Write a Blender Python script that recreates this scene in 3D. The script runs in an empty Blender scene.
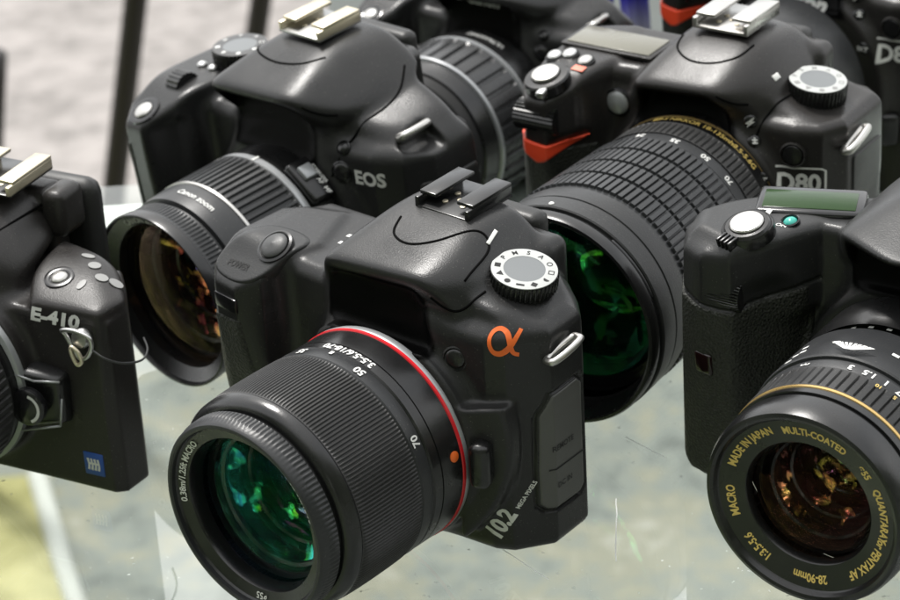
import bpy, bmesh, math, random
import numpy as np
from mathutils import Vector, Matrix
random.seed(4); rng = np.random.default_rng(4)
S = 0.001                      # everything below is written in millimetres
sc = bpy.context.scene
COL = sc.collection
F32 = np.float32
def V(*a): return np.array(a, float)

G_CAM = 'black digital SLR cameras set out on the tables'
# objects
def tag(o, label=None, cat=None, group=None, kind=None):
    if label: o['label'] = label
    if cat: o['category'] = cat
    if group: o['group'] = group
    if kind: o['kind'] = kind
    return o
def empty(name, loc, rz=0, rx=0):
    o = bpy.data.objects.new(name, None); COL.objects.link(o)
    o.location = [c * S for c in loc]; o.rotation_euler = (math.radians(rx), 0, math.radians(rz))
    o.empty_display_size = .01
    return o
def mesh_obj(name, v, f, mat, parent=None, smooth=True, sharp=None):
    me = bpy.data.meshes.new(name)
    v = np.asarray(v, F32) * S
    if isinstance(f, np.ndarray):
        n, k = f.shape
        me.vertices.add(len(v)); me.vertices.foreach_set('co', v.ravel())
        me.loops.add(n * k); me.loops.foreach_set('vertex_index', f.astype(np.int32).ravel())
        me.polygons.add(n); me.polygons.foreach_set('loop_start', np.arange(0, n * k, k, dtype=np.int32))
        me.update(calc_edges=True); me.validate()
    else:
        me.from_pydata([tuple(p) for p in v], [], f); me.update()
    me.polygons.foreach_set('use_smooth', [smooth] * len(me.polygons))
    if sharp and smooth: me.set_sharp_from_angle(angle=math.radians(sharp))
    if mat: me.materials.append(mat)
    o = bpy.data.objects.new(name, me); COL.objects.link(o)
    if parent: o.parent = parent
    return o

# ------------------------------------------------------------------ distance fields
def rot(ax, deg):
    a = math.radians(deg); c, s = math.cos(a), math.sin(a)
    return {'x': np.array([[1,0,0],[0,c,-s],[0,s,c]]), 'y': np.array([[c,0,s],[0,1,0],[-s,0,c]]), 'z': np.array([[c,-s,0],[s,c,0],[0,0,1]])}[ax]
def box(lo, hi, r=2, R=None):
    lo = np.array(lo, F32); hi = np.array(hi, F32); c = (lo + hi) / 2; h = (hi - lo) / 2 - r
    def f(P):
        Q = P - c
        if R is not None: Q = Q @ R.astype(F32)
        q = np.abs(Q) - h
        return np.sqrt((np.maximum(q, 0) ** 2).sum(1)) + np.minimum(q.max(1), 0) - r
    return f
def cyl(p0, p1, r, rr=1, r2=None):
    p0 = np.array(p0, F32); p1 = np.array(p1, F32); L = float(np.linalg.norm(p1 - p0)); a = (p1 - p0) / L
    def f(P):
        Q = P - p0; t = Q @ a; rad = np.sqrt(np.maximum((Q * Q).sum(1) - t * t, 0))
        R = r if r2 is None else r + (r2 - r) * np.clip(t / L, 0, 1)
        dx = rad - R + rr; dy = np.abs(t - L / 2) - L / 2 + rr
        return np.sqrt(np.maximum(dx, 0) ** 2 + np.maximum(dy, 0) ** 2) + np.minimum(np.maximum(dx, dy), 0) - rr
    return f
def cap(p0, p1, r0, r1=None):
    p0 = np.array(p0, F32); p1 = np.array(p1, F32); r1 = r0 if r1 is None else r1; d = p1 - p0; dd = float(d @ d)
    def f(P):
        t = np.clip((P - p0) @ d / dd, 0, 1)
        return np.sqrt((((P - p0) - t[:, None] * d) ** 2).sum(1)) - (r0 + (r1 - r0) * t)
    return f
def ell(c, r):
    c = np.array(c, F32); r = np.array(r, F32)
    def f(P):
        q = (P - c) / r; k0 = np.sqrt((q * q).sum(1)); k1 = np.sqrt(((q / r) ** 2).sum(1))
        return k0 * (k0 - 1) / np.maximum(k1, 1e-6)
    return f
def hull_planes(pts):
    pts = np.array(pts, float); n = len(pts); out = []
    for i in range(n):
        for j in range(i + 1, n):
            for k in range(j + 1, n):
                N = np.cross(pts[j] - pts[i], pts[k] - pts[i]); l = np.linalg.norm(N)
                if l < 1e-6: continue
                N = N / l; d = pts @ N - pts[i] @ N
                if d.max() < 1e-4: pass
                elif d.min() > -1e-4: N = -N
                else: continue
                e = pts[i] @ N
                if not any(abs(e - q[3]) < 1e-3 and np.dot(N, q[:3]) > .99999 for q in out): out.append((*N, e))
    return np.array(out, F32)
def hull(pts, k=1.5):
    """convex solid through the given corners, its edges softened by k"""
    H = hull_planes(pts)
    def f(P):
        d = P @ H[:, :3].T - H[:, 3]
        m = d.max(1)
        return m + k * np.log(np.exp((d - m[:, None]) / k).sum(1))
    return f
def half(n, p):
    n = np.array(n, float); n = (n / np.linalg.norm(n)).astype(F32); e = F32(np.dot(n, p))
    return lambda P: P @ n - e
def poly2(pts, ax, lo, hi, r=0):
    """prism over a 2D outline; ax = the axis it is swept along"""
    pts = np.array(pts, F32); i, j = {'x': (1, 2), 'y': (0, 2), 'z': (0, 1)}[ax]; a = 'xyz'.index(ax)
    def f(P):
        x, y = P[:, i], P[:, j]; d = np.full(len(P), 1e9, F32); s = np.ones(len(P), F32)
        for q in range(len(pts)):
            A = pts[q]; B = pts[q - 1]; e = B - A; wx = x - A[0]; wy = y - A[1]
            t = np.clip((wx * e[0] + wy * e[1]) / (e @ e), 0, 1)
            d = np.minimum(d, (wx - e[0] * t) ** 2 + (wy - e[1] * t) ** 2)
            c1 = y >= A[1]; c2 = y < B[1]; c3 = e[0] * wy > e[1] * wx
            s = np.where((c1 & c2 & c3) | (~c1 & ~c2 & ~c3), -s, s)
        d2 = s * np.sqrt(d) + r; dz = np.abs(P[:, a] - (lo + hi) / 2) - (hi - lo) / 2 + r
        return np.sqrt(np.maximum(d2, 0) ** 2 + np.maximum(dz, 0) ** 2) + np.minimum(np.maximum(d2, dz), 0) - r
    return f
def wire(pts, r):
    """distance to a polyline (for seams cut into a surface)"""
    pts = np.array(pts, F32)
    def f(P):
        d = np.full(len(P), 1e9, F32)
        for A, B in zip(pts[:-1], pts[1:]):
            e = B - A; w = P - A; t = np.clip(w @ e / (e @ e), 0, 1)
            d = np.minimum(d, ((w - t[:, None] * e) ** 2).sum(1))
        return np.sqrt(d) - r
    return f
def U(k, *fs):
    def f(P):
        d = fs[0](P)
        for g in fs[1:]:
            e = g(P)
            if k > 0:
                h = np.maximum(k - np.abs(d - e), 0) / k; d = np.minimum(d, e) - h * h * k * .25
            else: d = np.minimum(d, e)
        return d
    return f
def X(k, *fs):
    g = U(k, *[(lambda q: (lambda P: -q(P)))(q) for q in fs])
    return lambda P: -g(P)
def cut(k, f, *gs):
    def r(P):
        d = f(P)
        for g in gs:
            e = -g(P)
            if k > 0:
                h = np.maximum(k - np.abs(d - e), 0) / k; d = np.maximum(d, e) + h * h * k * .25
            else: d = np.maximum(d, e)
        return d
    return r
def off(f, t): return lambda P: f(P) - t
def shell_line(f, region, w=.5, depth=.8):
    """a groove along the edge of a region, to be cut from f"""
    return lambda P: np.maximum(np.abs(region(P)) - w, -f(P) - depth)
def moved(f, t, R=None):
    t = np.array(t, F32)
    return (lambda P: f(P - t)) if R is None else (lambda P: f((P - t) @ R.astype(F32)))

def sdf_mesh(f, lo, hi, h, newton=2):
    lo = np.array(lo, float); hi = np.array(hi, float); B = 6
    nb = np.ceil((hi - lo) / (h * B)).astype(int); n = nb * B
    ax = [lo[i] + h * np.arange(n[i]) for i in range(3)]
    bc = [lo[i] + h * (np.arange(nb[i]) * B + (B - 1) / 2) for i in range(3)]
    G = np.stack(np.meshgrid(*bc, indexing='ij'), -1).reshape(-1, 3).astype(F32)
    d = ev(f, G).reshape(nb)
    keep = np.abs(d) < B * h * 1.25
    val = np.repeat(np.repeat(np.repeat(np.sign(d) * 5, B, 0), B, 1), B, 2).astype(F32)
    K = np.argwhere(keep)
    o = np.stack(np.meshgrid(*[np.arange(B)] * 3, indexing='ij'), -1).reshape(-1, 3)
    I = (K[:, None, :] * B + o[None]).reshape(-1, 3)
    P = (lo + I * h).astype(F32)
    val[I[:, 0], I[:, 1], I[:, 2]] = ev(f, P)
    ins = val < 0
    cnt = np.zeros(n - 1, np.int8)
    for a in (0, 1):
        for b in (0, 1):
            for c in (0, 1): cnt += ins[a:n[0]-1+a, b:n[1]-1+b, c:n[2]-1+c]
    A = np.argwhere((cnt > 0) & (cnt < 8))
    idx = -np.ones(n - 1, np.int32); idx[A[:, 0], A[:, 1], A[:, 2]] = np.arange(len(A))
    cr = np.array([(a, b, c) for a in (0, 1) for b in (0, 1) for c in (0, 1)])
    cv = np.stack([val[A[:, 0]+a, A[:, 1]+b, A[:, 2]+c] for a, b, c in cr], 1)
    acc = np.zeros((len(A), 3)); num = np.zeros(len(A))
    for i in range(8):
        for j in range(i + 1, 8):
            if np.abs(cr[i] - cr[j]).sum() != 1: continue
            vi, vj = cv[:, i], cv[:, j]; m = (vi < 0) != (vj < 0)
            t = np.where(m, vi / np.where(m, vi - vj, 1), 0)
            acc += m[:, None] * (cr[i] + t[:, None] * (cr[j] - cr[i])); num += m
    v = lo + (A + acc / num[:, None]) * h
    F = []
    for a in range(3):
        b, c = (a + 1) % 3, (a + 2) % 3
        s0 = [slice(None)] * 3; s1 = [slice(None)] * 3
        s0[a] = slice(0, n[a] - 1); s1[a] = slice(1, n[a])
        e = ins[tuple(s0)] != ins[tuple(s1)]
        E = np.argwhere(e); E = E[(E[:, b] > 0) & (E[:, c] > 0) & (E[:, b] < n[b] - 1) & (E[:, c] < n[c] - 1)]
        q = []
        for db, dc in ((0, 0), (-1, 0), (-1, -1), (0, -1)):
            W = E.copy(); W[:, b] += db; W[:, c] += dc
            q.append(idx[W[:, 0], W[:, 1], W[:, 2]])
        q = np.stack(q, 1); fl = ~ins[E[:, 0], E[:, 1], E[:, 2]]
        q[fl] = q[fl][:, ::-1]; F.append(q[(q >= 0).all(1)])
    F = np.concatenate(F)
    for _ in range(newton):
        p = v.astype(F32); d0 = ev(f, p); g = grad(f, p)
        v = v - np.clip(d0, -h * .6, h * .6)[:, None] * g
    return v, F
def ev(f, P):
    if len(P) <= 200000: return f(P)
    return np.concatenate([f(P[i:i+200000]) for i in range(0, len(P), 200000)])
def grad(f, p, e=.12):
    g = np.zeros_like(p)
    for i in range(3):
        q = p.copy(); q[:, i] += e; a = ev(f, q); q[:, i] -= 2 * e; g[:, i] = a - ev(f, q)
    return g / np.maximum(np.linalg.norm(g, axis=1), 1e-9)[:, None]
def sdf_obj(name, f, lo, hi, h, mat, parent):
    v, F = sdf_mesh(f, lo, hi, h)
    return mesh_obj(name, v, F, mat, parent)
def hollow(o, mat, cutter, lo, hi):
    """shade under a flash painted near black: a per-vertex value that the shell material reads"""
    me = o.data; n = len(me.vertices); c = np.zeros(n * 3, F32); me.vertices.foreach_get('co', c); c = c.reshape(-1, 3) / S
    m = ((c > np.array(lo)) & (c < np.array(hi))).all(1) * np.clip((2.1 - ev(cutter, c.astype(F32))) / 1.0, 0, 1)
    at = me.attributes.new('hollow_shade', 'FLOAT', 'POINT'); at.data.foreach_set('value', m.astype(F32))
def seam(parent, f, pts, d, r=.42, n=8, name='panel_seam'):
    """a thin dark joint line laid into the surface of f along points cast in direction d"""
    p = cast(f, spline(pts, n), d)
    for _ in range(2): p[1:-1] = (p[:-2] + 2 * p[1:-1] + p[2:]) / 4
    v, q = tube(p, r, 6); return mesh_obj(name, v, q, M['hollow'], parent)
def cast(f, O, d, tmax=80, back=None):
    """march from O along d to the surface of f"""
    O = np.array(O, F32).reshape(-1, 3); d = np.array(d, float); d = (d / np.linalg.norm(d)).astype(F32)
    t = np.zeros(len(O), F32)
    for _ in range(60):
        t = np.minimum(t + np.maximum(f(O + t[:, None] * d), -2) * .85, tmax)
    return O + t[:, None] * d
def frame(f, p):
    n = grad(f, np.array([p], F32), .6)[0].astype(float); return n

# ------------------------------------------------------------------ small mesh builders
class MB:
    def __init__(s): s.v = []; s.f = []; s.n = 0
    def add(s, v, f):
        s.v.append(np.asarray(v, float)); s.f += [tuple(int(i) + s.n for i in q) for q in f]; s.n += len(v); return s
    def obj(s, name, mat, parent=None, smooth=True, sharp=35):
        return mesh_obj(name, np.concatenate(s.v), s.f, mat, parent, smooth, sharp)
def axes(n, up=(0, 0, 1)):
    n = np.array(n, float); n /= np.linalg.norm(n); up = np.array(up, float)
    x = np.cross(up, n)
    if np.linalg.norm(x) < 1e-4: x = np.cross((0, 1, 0), n)
    x /= np.linalg.norm(x); return x, np.cross(n, x), n      # right, up, out
def place(v, o, n, up=(0, 0, 1), spin=0):
    x, y, z = axes(n, up); c, s = math.cos(math.radians(spin)), math.sin(math.radians(spin))
    x, y = c * x + s * y, -s * x + c * y
    v = np.asarray(v, float); return np.array(o, float) + v[:, :1] * x + v[:, 1:2] * y + v[:, 2:3] * z
def disc_lathe(prof, n=48, rib=None, a0=0.0):
    """turned shape about z from (radius, height) pairs; rib(k, j, r) may change the radius"""
    v = []; f = []; m = len(prof)
    for k in range(n):
        t = 2 * math.pi * k / n + a0
        for j, (r, z) in enumerate(prof):
            if rib: r = rib(k, j, r)
            v.append((r * math.cos(t), r * math.sin(t), z))
    for k in range(n):
        for j in range(m - 1):
            a = k * m + j; b = ((k + 1) % n) * m + j; f.append((a, b, b + 1, a + 1))
    if prof[-1][0] > 1e-6: f.append(tuple(k * m + m - 1 for k in range(n)))
    return np.array(v), f
def rbox(sx, sy, sz, b=.6, seg=2):
    bm = bmesh.new(); bmesh.ops.create_cube(bm, size=1)
    for q in bm.verts: q.co = (q.co.x * sx, q.co.y * sy, q.co.z * sz)
    b = min(b, .49 * min(sx, sy, sz))
    if b > 0: bmesh.ops.bevel(bm, geom=bm.edges[:], offset=b, segments=seg, affect='EDGES', profile=.5)
    v = np.array([q.co[:] for q in bm.verts]); bm.verts.index_update(); f = [tuple(q.index for q in fc.verts) for fc in bm.faces]; bm.free()
    return v, f
def tube(pts, r, n=8, closed=False):
    pts = np.array(pts, float); m = len(pts); v = []; f = []; up = np.array([.13, .31, .94])
    for i in range(m):
        if closed: t = pts[(i + 1) % m] - pts[i - 1]
        else: t = pts[min(i + 1, m - 1)] - pts[max(i - 1, 0)]
        t /= np.linalg.norm(t); a = np.cross(t, up); a /= np.linalg.norm(a); b = np.cross(t, a)
        rr = r[i] if hasattr(r, '__len__') else r
        for k in range(n):
            q = 2 * math.pi * k / n; v.append(pts[i] + rr * (math.cos(q) * a + math.sin(q) * b))
    for i in range(m if closed else m - 1):
        for k in range(n):
            j = (i + 1) % m; f.append((i * n + k, i * n + (k + 1) % n, j * n + (k + 1) % n, j * n + k))
    if not closed: f += [tuple(range(n))[::-1], tuple((m - 1) * n + k for k in range(n))]
    return np.array(v), f
def spline(pts, n=8, closed=False):
    P = np.array(pts, float); m = len(P); out = []
    for i in range(m if closed else m - 1):
        g = lambda k: P[k % m] if closed else P[min(max(k, 0), m - 1)]
        p0, p1, p2, p3 = g(i - 1), g(i), g(i + 1), g(i + 2)
        for t in np.arange(n) / n:
            out.append(.5 * (2*p1 + (p2-p0)*t + (2*p0-5*p1+4*p2-p3)*t*t + (3*p1-p0-3*p2+p3)*t**3))
    if not closed: out.append(P[-1])
    return np.array(out)

_TC = {}
def text2d(txt, size, bold=.0, squeeze=1.0, shear=0):
    """flat lettering as 2D vertices and faces, centred on its own middle"""
    key = (txt, bold, shear)
    if key not in _TC:
        cu = bpy.data.curves.new('lettering', 'FONT'); cu.body = txt; cu.size = 1; cu.offset = bold; cu.resolution_u = 3; cu.shear = shear
        ob = bpy.data.objects.new('lettering', cu); COL.objects.link(ob)
        dg = bpy.context.evaluated_depsgraph_get(); me = ob.evaluated_get(dg).to_mesh()
        v = np.array([q.co[:2] for q in me.vertices]); f = [tuple(p.vertices) for p in me.polygons]
        ob.evaluated_get(dg).to_mesh_clear(); bpy.data.objects.remove(ob); bpy.data.curves.remove(cu)
        v -= (v.min(0) + v.max(0)) / 2
        _TC[key] = (v, f, v.max(0) - v.min(0))
    v, f, e = _TC[key]
    k = size / .72                                    # size = cap height in mm
    return v * [k * squeeze, k], f
def ribbon(pts, w):
    """a flat stroke along a 2D path, w = half width (number or list)"""
    P = np.array(pts, float); t = np.gradient(P, axis=0); t /= np.linalg.norm(t, axis=1)[:, None]
    nrm = np.stack([-t[:, 1], t[:, 0]], 1); w = np.broadcast_to(np.asarray(w, float), len(P))[:, None]
    v = np.concatenate([P + nrm * w, P - nrm * w]); n = len(P)
    return v, [(i, i + 1, n + i + 1, n + i) for i in range(n - 1)]
def subdiv2(v, f, L):
    """split long edges so that flat lettering can follow a curved surface"""
    bm = bmesh.new(); vs = [bm.verts.new((*p, 0)) for p in v]
    for q in f:
        try: bm.faces.new([vs[i] for i in q])
        except ValueError: pass
    bmesh.ops.triangulate(bm, faces=bm.faces[:])
    for _ in range(4):
        e = [x for x in bm.edges if x.calc_length() > L]
        if not e: break
        bmesh.ops.subdivide_edges(bm, edges=e, cuts=1); bmesh.ops.triangulate(bm, faces=bm.faces[:])
    bm.verts.index_update(); V2 = np.array([q.co[:2] for q in bm.verts]); F2 = [tuple(q.index for q in fc.verts) for fc in bm.faces]; bm.free()
    return V2, F2
def decal(f, v, fc, o, n, up=(0, 0, 1), spin=0, lift=.12, L=2.5):
    """lay 2D lettering on the surface of f, looking along -n at the point o"""
    v, fc = subdiv2(v, fc, L)
    v3 = place(np.c_[v, np.full(len(v), 25.)], o, n, up, spin)
    p = cast(f, v3, -np.array(n, float)); g = grad(f, p.astype(F32))
    return p + g * lift, fc
# ------------------------------------------------------------------ materials
def newmat(name):
    m = bpy.data.materials.new(name); m.use_nodes = True; nt = m.node_tree
    return m, nt, nt.nodes, nt.links, nt.nodes['Principled BSDF']
def plastic(name, col, rough=.45, grain=2600, bump=.25, spec=.5, dust=.25, metal=0.0, kind='noise', dist=.0002):
    """moulded plastic, paint or metal: fine grain in the relief, uneven gloss, a trace of dust"""
    m, nt, N, L, b = newmat(name)
    tc = N.new('ShaderNodeTexCoord'); b.inputs['Metallic'].default_value = metal; b.inputs['Specular IOR Level'].default_value = spec
    nz = N.new('ShaderNodeTexNoise'); nz.inputs['Scale'].default_value = 55; nz.inputs['Detail'].default_value = 5; L.new(tc.outputs['Object'], nz.inputs['Vector'])
    mr = N.new('ShaderNodeMapRange'); mr.inputs[1].default_value = .3; mr.inputs[2].default_value = .7
    mr.inputs[3].default_value = rough - .07; mr.inputs[4].default_value = rough + .09; L.new(nz.outputs['Fac'], mr.inputs[0]); L.new(mr.outputs[0], b.inputs['Roughness'])
    mx = N.new('ShaderNodeMix'); mx.data_type = 'RGBA'; mx.inputs['A'].default_value = (*col, 1)
    mx.inputs['B'].default_value = tuple(c * .75 + .02 for c in col) + (1,) if dust else (*col, 1)
    d2 = N.new('ShaderNodeTexNoise'); d2.inputs['Scale'].default_value = 900; d2.inputs['Detail'].default_value = 3; L.new(tc.outputs['Object'], d2.inputs['Vector'])
    mt = N.new('ShaderNodeMath'); mt.operation = 'MULTIPLY'; L.new(nz.outputs['Fac'], mt.inputs[0]); L.new(d2.outputs['Fac'], mt.inputs[1])
    ms = N.new('ShaderNodeMath'); ms.operation = 'MULTIPLY'; ms.inputs[1].default_value = dust * 2; L.new(mt.outputs[0], ms.inputs[0])
    L.new(ms.outputs[0], mx.inputs['Factor'])
    if dust >= .2:
        d3 = N.new('ShaderNodeTexNoise'); d3.inputs['Scale'].default_value = 1500; d3.inputs['Detail'].default_value = 1; L.new(tc.outputs['Object'], d3.inputs['Vector'])
        d4 = N.new('ShaderNodeMapRange'); d4.inputs[1].default_value = .70; d4.inputs[2].default_value = .76; d4.inputs[4].default_value = .55; L.new(d3.outputs['Fac'], d4.inputs[0])
        m9 = N.new('ShaderNodeMix'); m9.data_type = 'RGBA'; L.new(d4.outputs[0], m9.inputs['Factor']); L.new(mx.outputs['Result'], m9.inputs['A']); m9.inputs['B'].default_value = (.11, .105, .095, 1)
        at = N.new('ShaderNodeAttribute'); at.attribute_name = 'hollow_shade'
        ml = N.new('ShaderNodeMix'); ml.data_type = 'RGBA'; L.new(at.outputs['Fac'], ml.inputs['Factor']); L.new(m9.outputs['Result'], ml.inputs['A']); ml.inputs['B'].default_value = (.0025, .0025, .0025, 1)  # shade under the flash painted in: base colour falls to near black
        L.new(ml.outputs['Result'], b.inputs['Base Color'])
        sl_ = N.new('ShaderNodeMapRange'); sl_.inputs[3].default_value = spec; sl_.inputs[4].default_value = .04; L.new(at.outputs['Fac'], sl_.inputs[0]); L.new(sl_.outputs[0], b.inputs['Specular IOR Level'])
    else: L.new(mx.outputs['Result'], b.inputs['Base Color'])
    if bump:
        if kind == 'noise':
            t = N.new('ShaderNodeTexNoise'); t.inputs['Detail'].default_value = 2
        else: t = N.new('ShaderNodeTexVoronoi')
        t.inputs['Scale'].default_value = grain; L.new(tc.outputs['Object'], t.inputs['Vector'])
        bp = N.new('ShaderNodeBump'); bp.inputs['Strength'].default_value = bump; bp.inputs['Distance'].default_value = dist
        L.new(t.outputs[0], bp.inputs['Height']); L.new(bp.outputs['Normal'], b.inputs['Normal'])
    return m
def glow_free_print(name, col, rough=.5):
    return plastic(name, col, rough, bump=0, dust=0)
def coated(name, stops, fac=(.10, .8), rough=.0, tint=(1, 1, 1), wob=0.0, wscale=60, refl_patch=0, hue=.12, floor=.10, thr=(.51, .61)):
    """coated lens element: clear with a coloured mirror film whose hue shifts with the angle; noise patches paint in broken reflections"""
    m, nt, N, L, b = newmat(name); N.remove(b)
    out = N['Material Output']; lw = N.new('ShaderNodeLayerWeight'); lw.inputs[0].default_value = .35
    rp = N.new('ShaderNodeValToRGB'); e = rp.color_ramp.elements
    while len(e) > 1: e.remove(e[-1])
    e[0].position = stops[0][0]; e[0].color = (*stops[0][1], 1)
    for p, c in stops[1:]: x = e.new(p); x.color = (*c, 1)
    L.new(lw.outputs['Facing'], rp.inputs[0])
    mr = N.new('ShaderNodeMapRange'); mr.inputs[3].default_value = fac[0]; mr.inputs[4].default_value = fac[1]; L.new(lw.outputs['Fresnel'], mr.inputs[0])
    g = N.new('ShaderNodeBsdfGlossy'); g.inputs['Roughness'].default_value = rough; L.new(rp.outputs[0], g.inputs['Color'])
    t = N.new('ShaderNodeBsdfTransparent'); t.inputs['Color'].default_value = (*tint, 1)
    if wob:
        tc = N.new('ShaderNodeTexCoord'); nz = N.new('ShaderNodeTexNoise'); nz.inputs['Scale'].default_value = wscale; nz.inputs['Detail'].default_value = 1
        L.new(tc.outputs['Object'], nz.inputs['Vector']); bp = N.new('ShaderNodeBump'); bp.inputs['Strength'].default_value = wob; bp.inputs['Distance'].default_value = .002
        L.new(nz.outputs['Fac'], bp.inputs['Height']); L.new(bp.outputs['Normal'], g.inputs['Normal'])
    if refl_patch:
        tc2 = N.new('ShaderNodeTexCoord'); n3 = N.new('ShaderNodeTexNoise'); n3.inputs['Scale'].default_value = refl_patch; n3.inputs['Detail'].default_value = 2; n3.inputs['Roughness'].default_value = .5; n3.inputs['Distortion'].default_value = .7  # film strength broken into patches that stand in for mirrored surroundings
        L.new(tc2.outputs['Object'], n3.inputs['Vector']); m3 = N.new('ShaderNodeMapRange'); m3.inputs[1].default_value = thr[0]; m3.inputs[2].default_value = thr[1]; m3.inputs[3].default_value = floor; m3.inputs[4].default_value = 3.4
        L.new(n3.outputs['Fac'], m3.inputs[0]); m4 = N.new('ShaderNodeMath'); m4.operation = 'MULTIPLY'; m4.use_clamp = True; L.new(mr.outputs[0], m4.inputs[0]); L.new(m3.outputs[0], m4.inputs[1]); mr = m4
        n4 = N.new('ShaderNodeTexNoise'); n4.inputs['Scale'].default_value = refl_patch * .8; n4.inputs['Detail'].default_value = 2; L.new(tc2.outputs['Object'], n4.inputs['Vector'])
        hs_ = N.new('ShaderNodeHueSaturation'); m5 = N.new('ShaderNodeMapRange'); m5.inputs[1].default_value = .35; m5.inputs[2].default_value = .65; m5.inputs[3].default_value = .5 - hue; m5.inputs[4].default_value = .5 + hue
        L.new(n4.outputs['Fac'], m5.inputs[0]); L.new(m5.outputs[0], hs_.inputs['Hue']); L.new(rp.outputs[0], hs_.inputs['Color']); L.new(hs_.outputs[0], g.inputs['Color'])
    mx = N.new('ShaderNodeMixShader'); L.new(mr.outputs[0], mx.inputs[0]); L.new(t.outputs[0], mx.inputs[1]); L.new(g.outputs[0], mx.inputs[2]); L.new(mx.outputs[0], out.inputs[0])
    return m
M = {}
M['shell'] = plastic('black_shell', (.017, .017, .0172), .31, 2400, .26, spec=.3, dist=.00025)
M['shell_soft'] = plastic('black_shell_matte', (.019, .0193, .0195), .35, 1900, .26, spec=.3, dist=.00025)
M['shell_brown'] = plastic('warm_black_shell', (.0195, .0178, .0170), .32, 2400, .28, spec=.3, dist=.00025)
M['rubber'] = plastic('black_rubber', (.024, .0255, .021), .46, 1100, .9, spec=.28, kind='voronoi', dist=.0005)
M['rubber_smooth'] = plastic('smooth_rubber', (.022, .022, .022), .42, 3000, .25, spec=.32)
M['gloss'] = plastic('gloss_black', (.008, .008, .009), .16, 400, .02, dust=.1)
M['semigloss'] = plastic('satin_black', (.008, .008, .0083), .24, 1500, .08, spec=.5, dust=.15)
M['grey'] = plastic('dark_grey_plastic', (.04, .0405, .041), .42, 2600, .25)
M['ring'] = plastic('lens_ring_plastic', (.022, .023, .0245), .36, 2200, .2, spec=.36)
M['lightring'] = plastic('grey_lens_ring', (.022, .0225, .0235), .28, 2000, .15, spec=.5)
M['matte'] = plastic('flat_black', (.006, .006, .006), .75, bump=0, dust=0)
M['hollow'] = plastic('flat_black_hollow', (.0025, .0025, .0025), .8, bump=0, dust=0, spec=.05)
M['white'] = plastic('white_print', (.68, .68, .66), .5, bump=0, dust=0)
M['greyprint'] = plastic('grey_print', (.22, .22, .215), .5, bump=0, dust=0)
M['dimprint'] = plastic('dim_print', (.006, .006, .006), .5, bump=0, dust=0)
M['labelprint'] = plastic('label_print', (.62, .62, .60), .45, bump=0, dust=0)
M['gold'] = plastic('gold_print', (.72, .52, .15), .4, bump=0, dust=0)
M['goldline'] = plastic('gold_band', (.62, .42, .16), .3, bump=0, dust=0, metal=.7)
M['orange'] = plastic('orange_print', (.78, .14, .018), .45, bump=0, dust=0)
M['red'] = plastic('red_print', (.62, .012, .02), .35, bump=0, dust=0)
M['redgrip'] = plastic('red_rubber_accent', (1, .085, .03), .42, 1800, .1, dust=0)
M['silver'] = plastic('silver_metal', (.5, .49, .47), .3, 900, .05, metal=.9, dust=0)
M['steel'] = plastic('steel', (.5, .5, .49), .33, 900, .08, metal=1, dust=0)
M['brass'] = plastic('pale_brass_rail', (.64, .575, .44), .34, 900, .06, metal=.75, dust=0)
M['chrome'] = plastic('silver_plastic', (.36, .37, .38), .32, 1500, .1, metal=.35, dust=0)
M['dialface'] = plastic('grey_dial_face', (.135, .145, .15), .4, 1500, .1, dust=0)
M['whiteface'] = plastic('pale_dial_face', (.40, .41, .40), .42, 1500, .1, dust=0)
M['blue'] = plastic('blue_label', (.015, .07, .33), .35, bump=0, dust=0)
M['door'] = plastic('grey_port_door', (.085, .085, .08), .42, 2400, .25, spec=.4)  # paler than the shell: side sheen put into the base colour
M['emerald'] = plastic('green_button', (.03, .33, .27), .2, bump=0, dust=0)
M['pink'] = plastic('salmon_mark', (.8, .22, .15), .5, bump=0, dust=0)
M['lcd'] = plastic('status_display', (.17, .165, .135), .22, bump=0, dust=.05, spec=.3)
M['glass_window'] = plastic('dark_red_window', (.012, .004, .004), .1, bump=0, dust=0)

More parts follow.
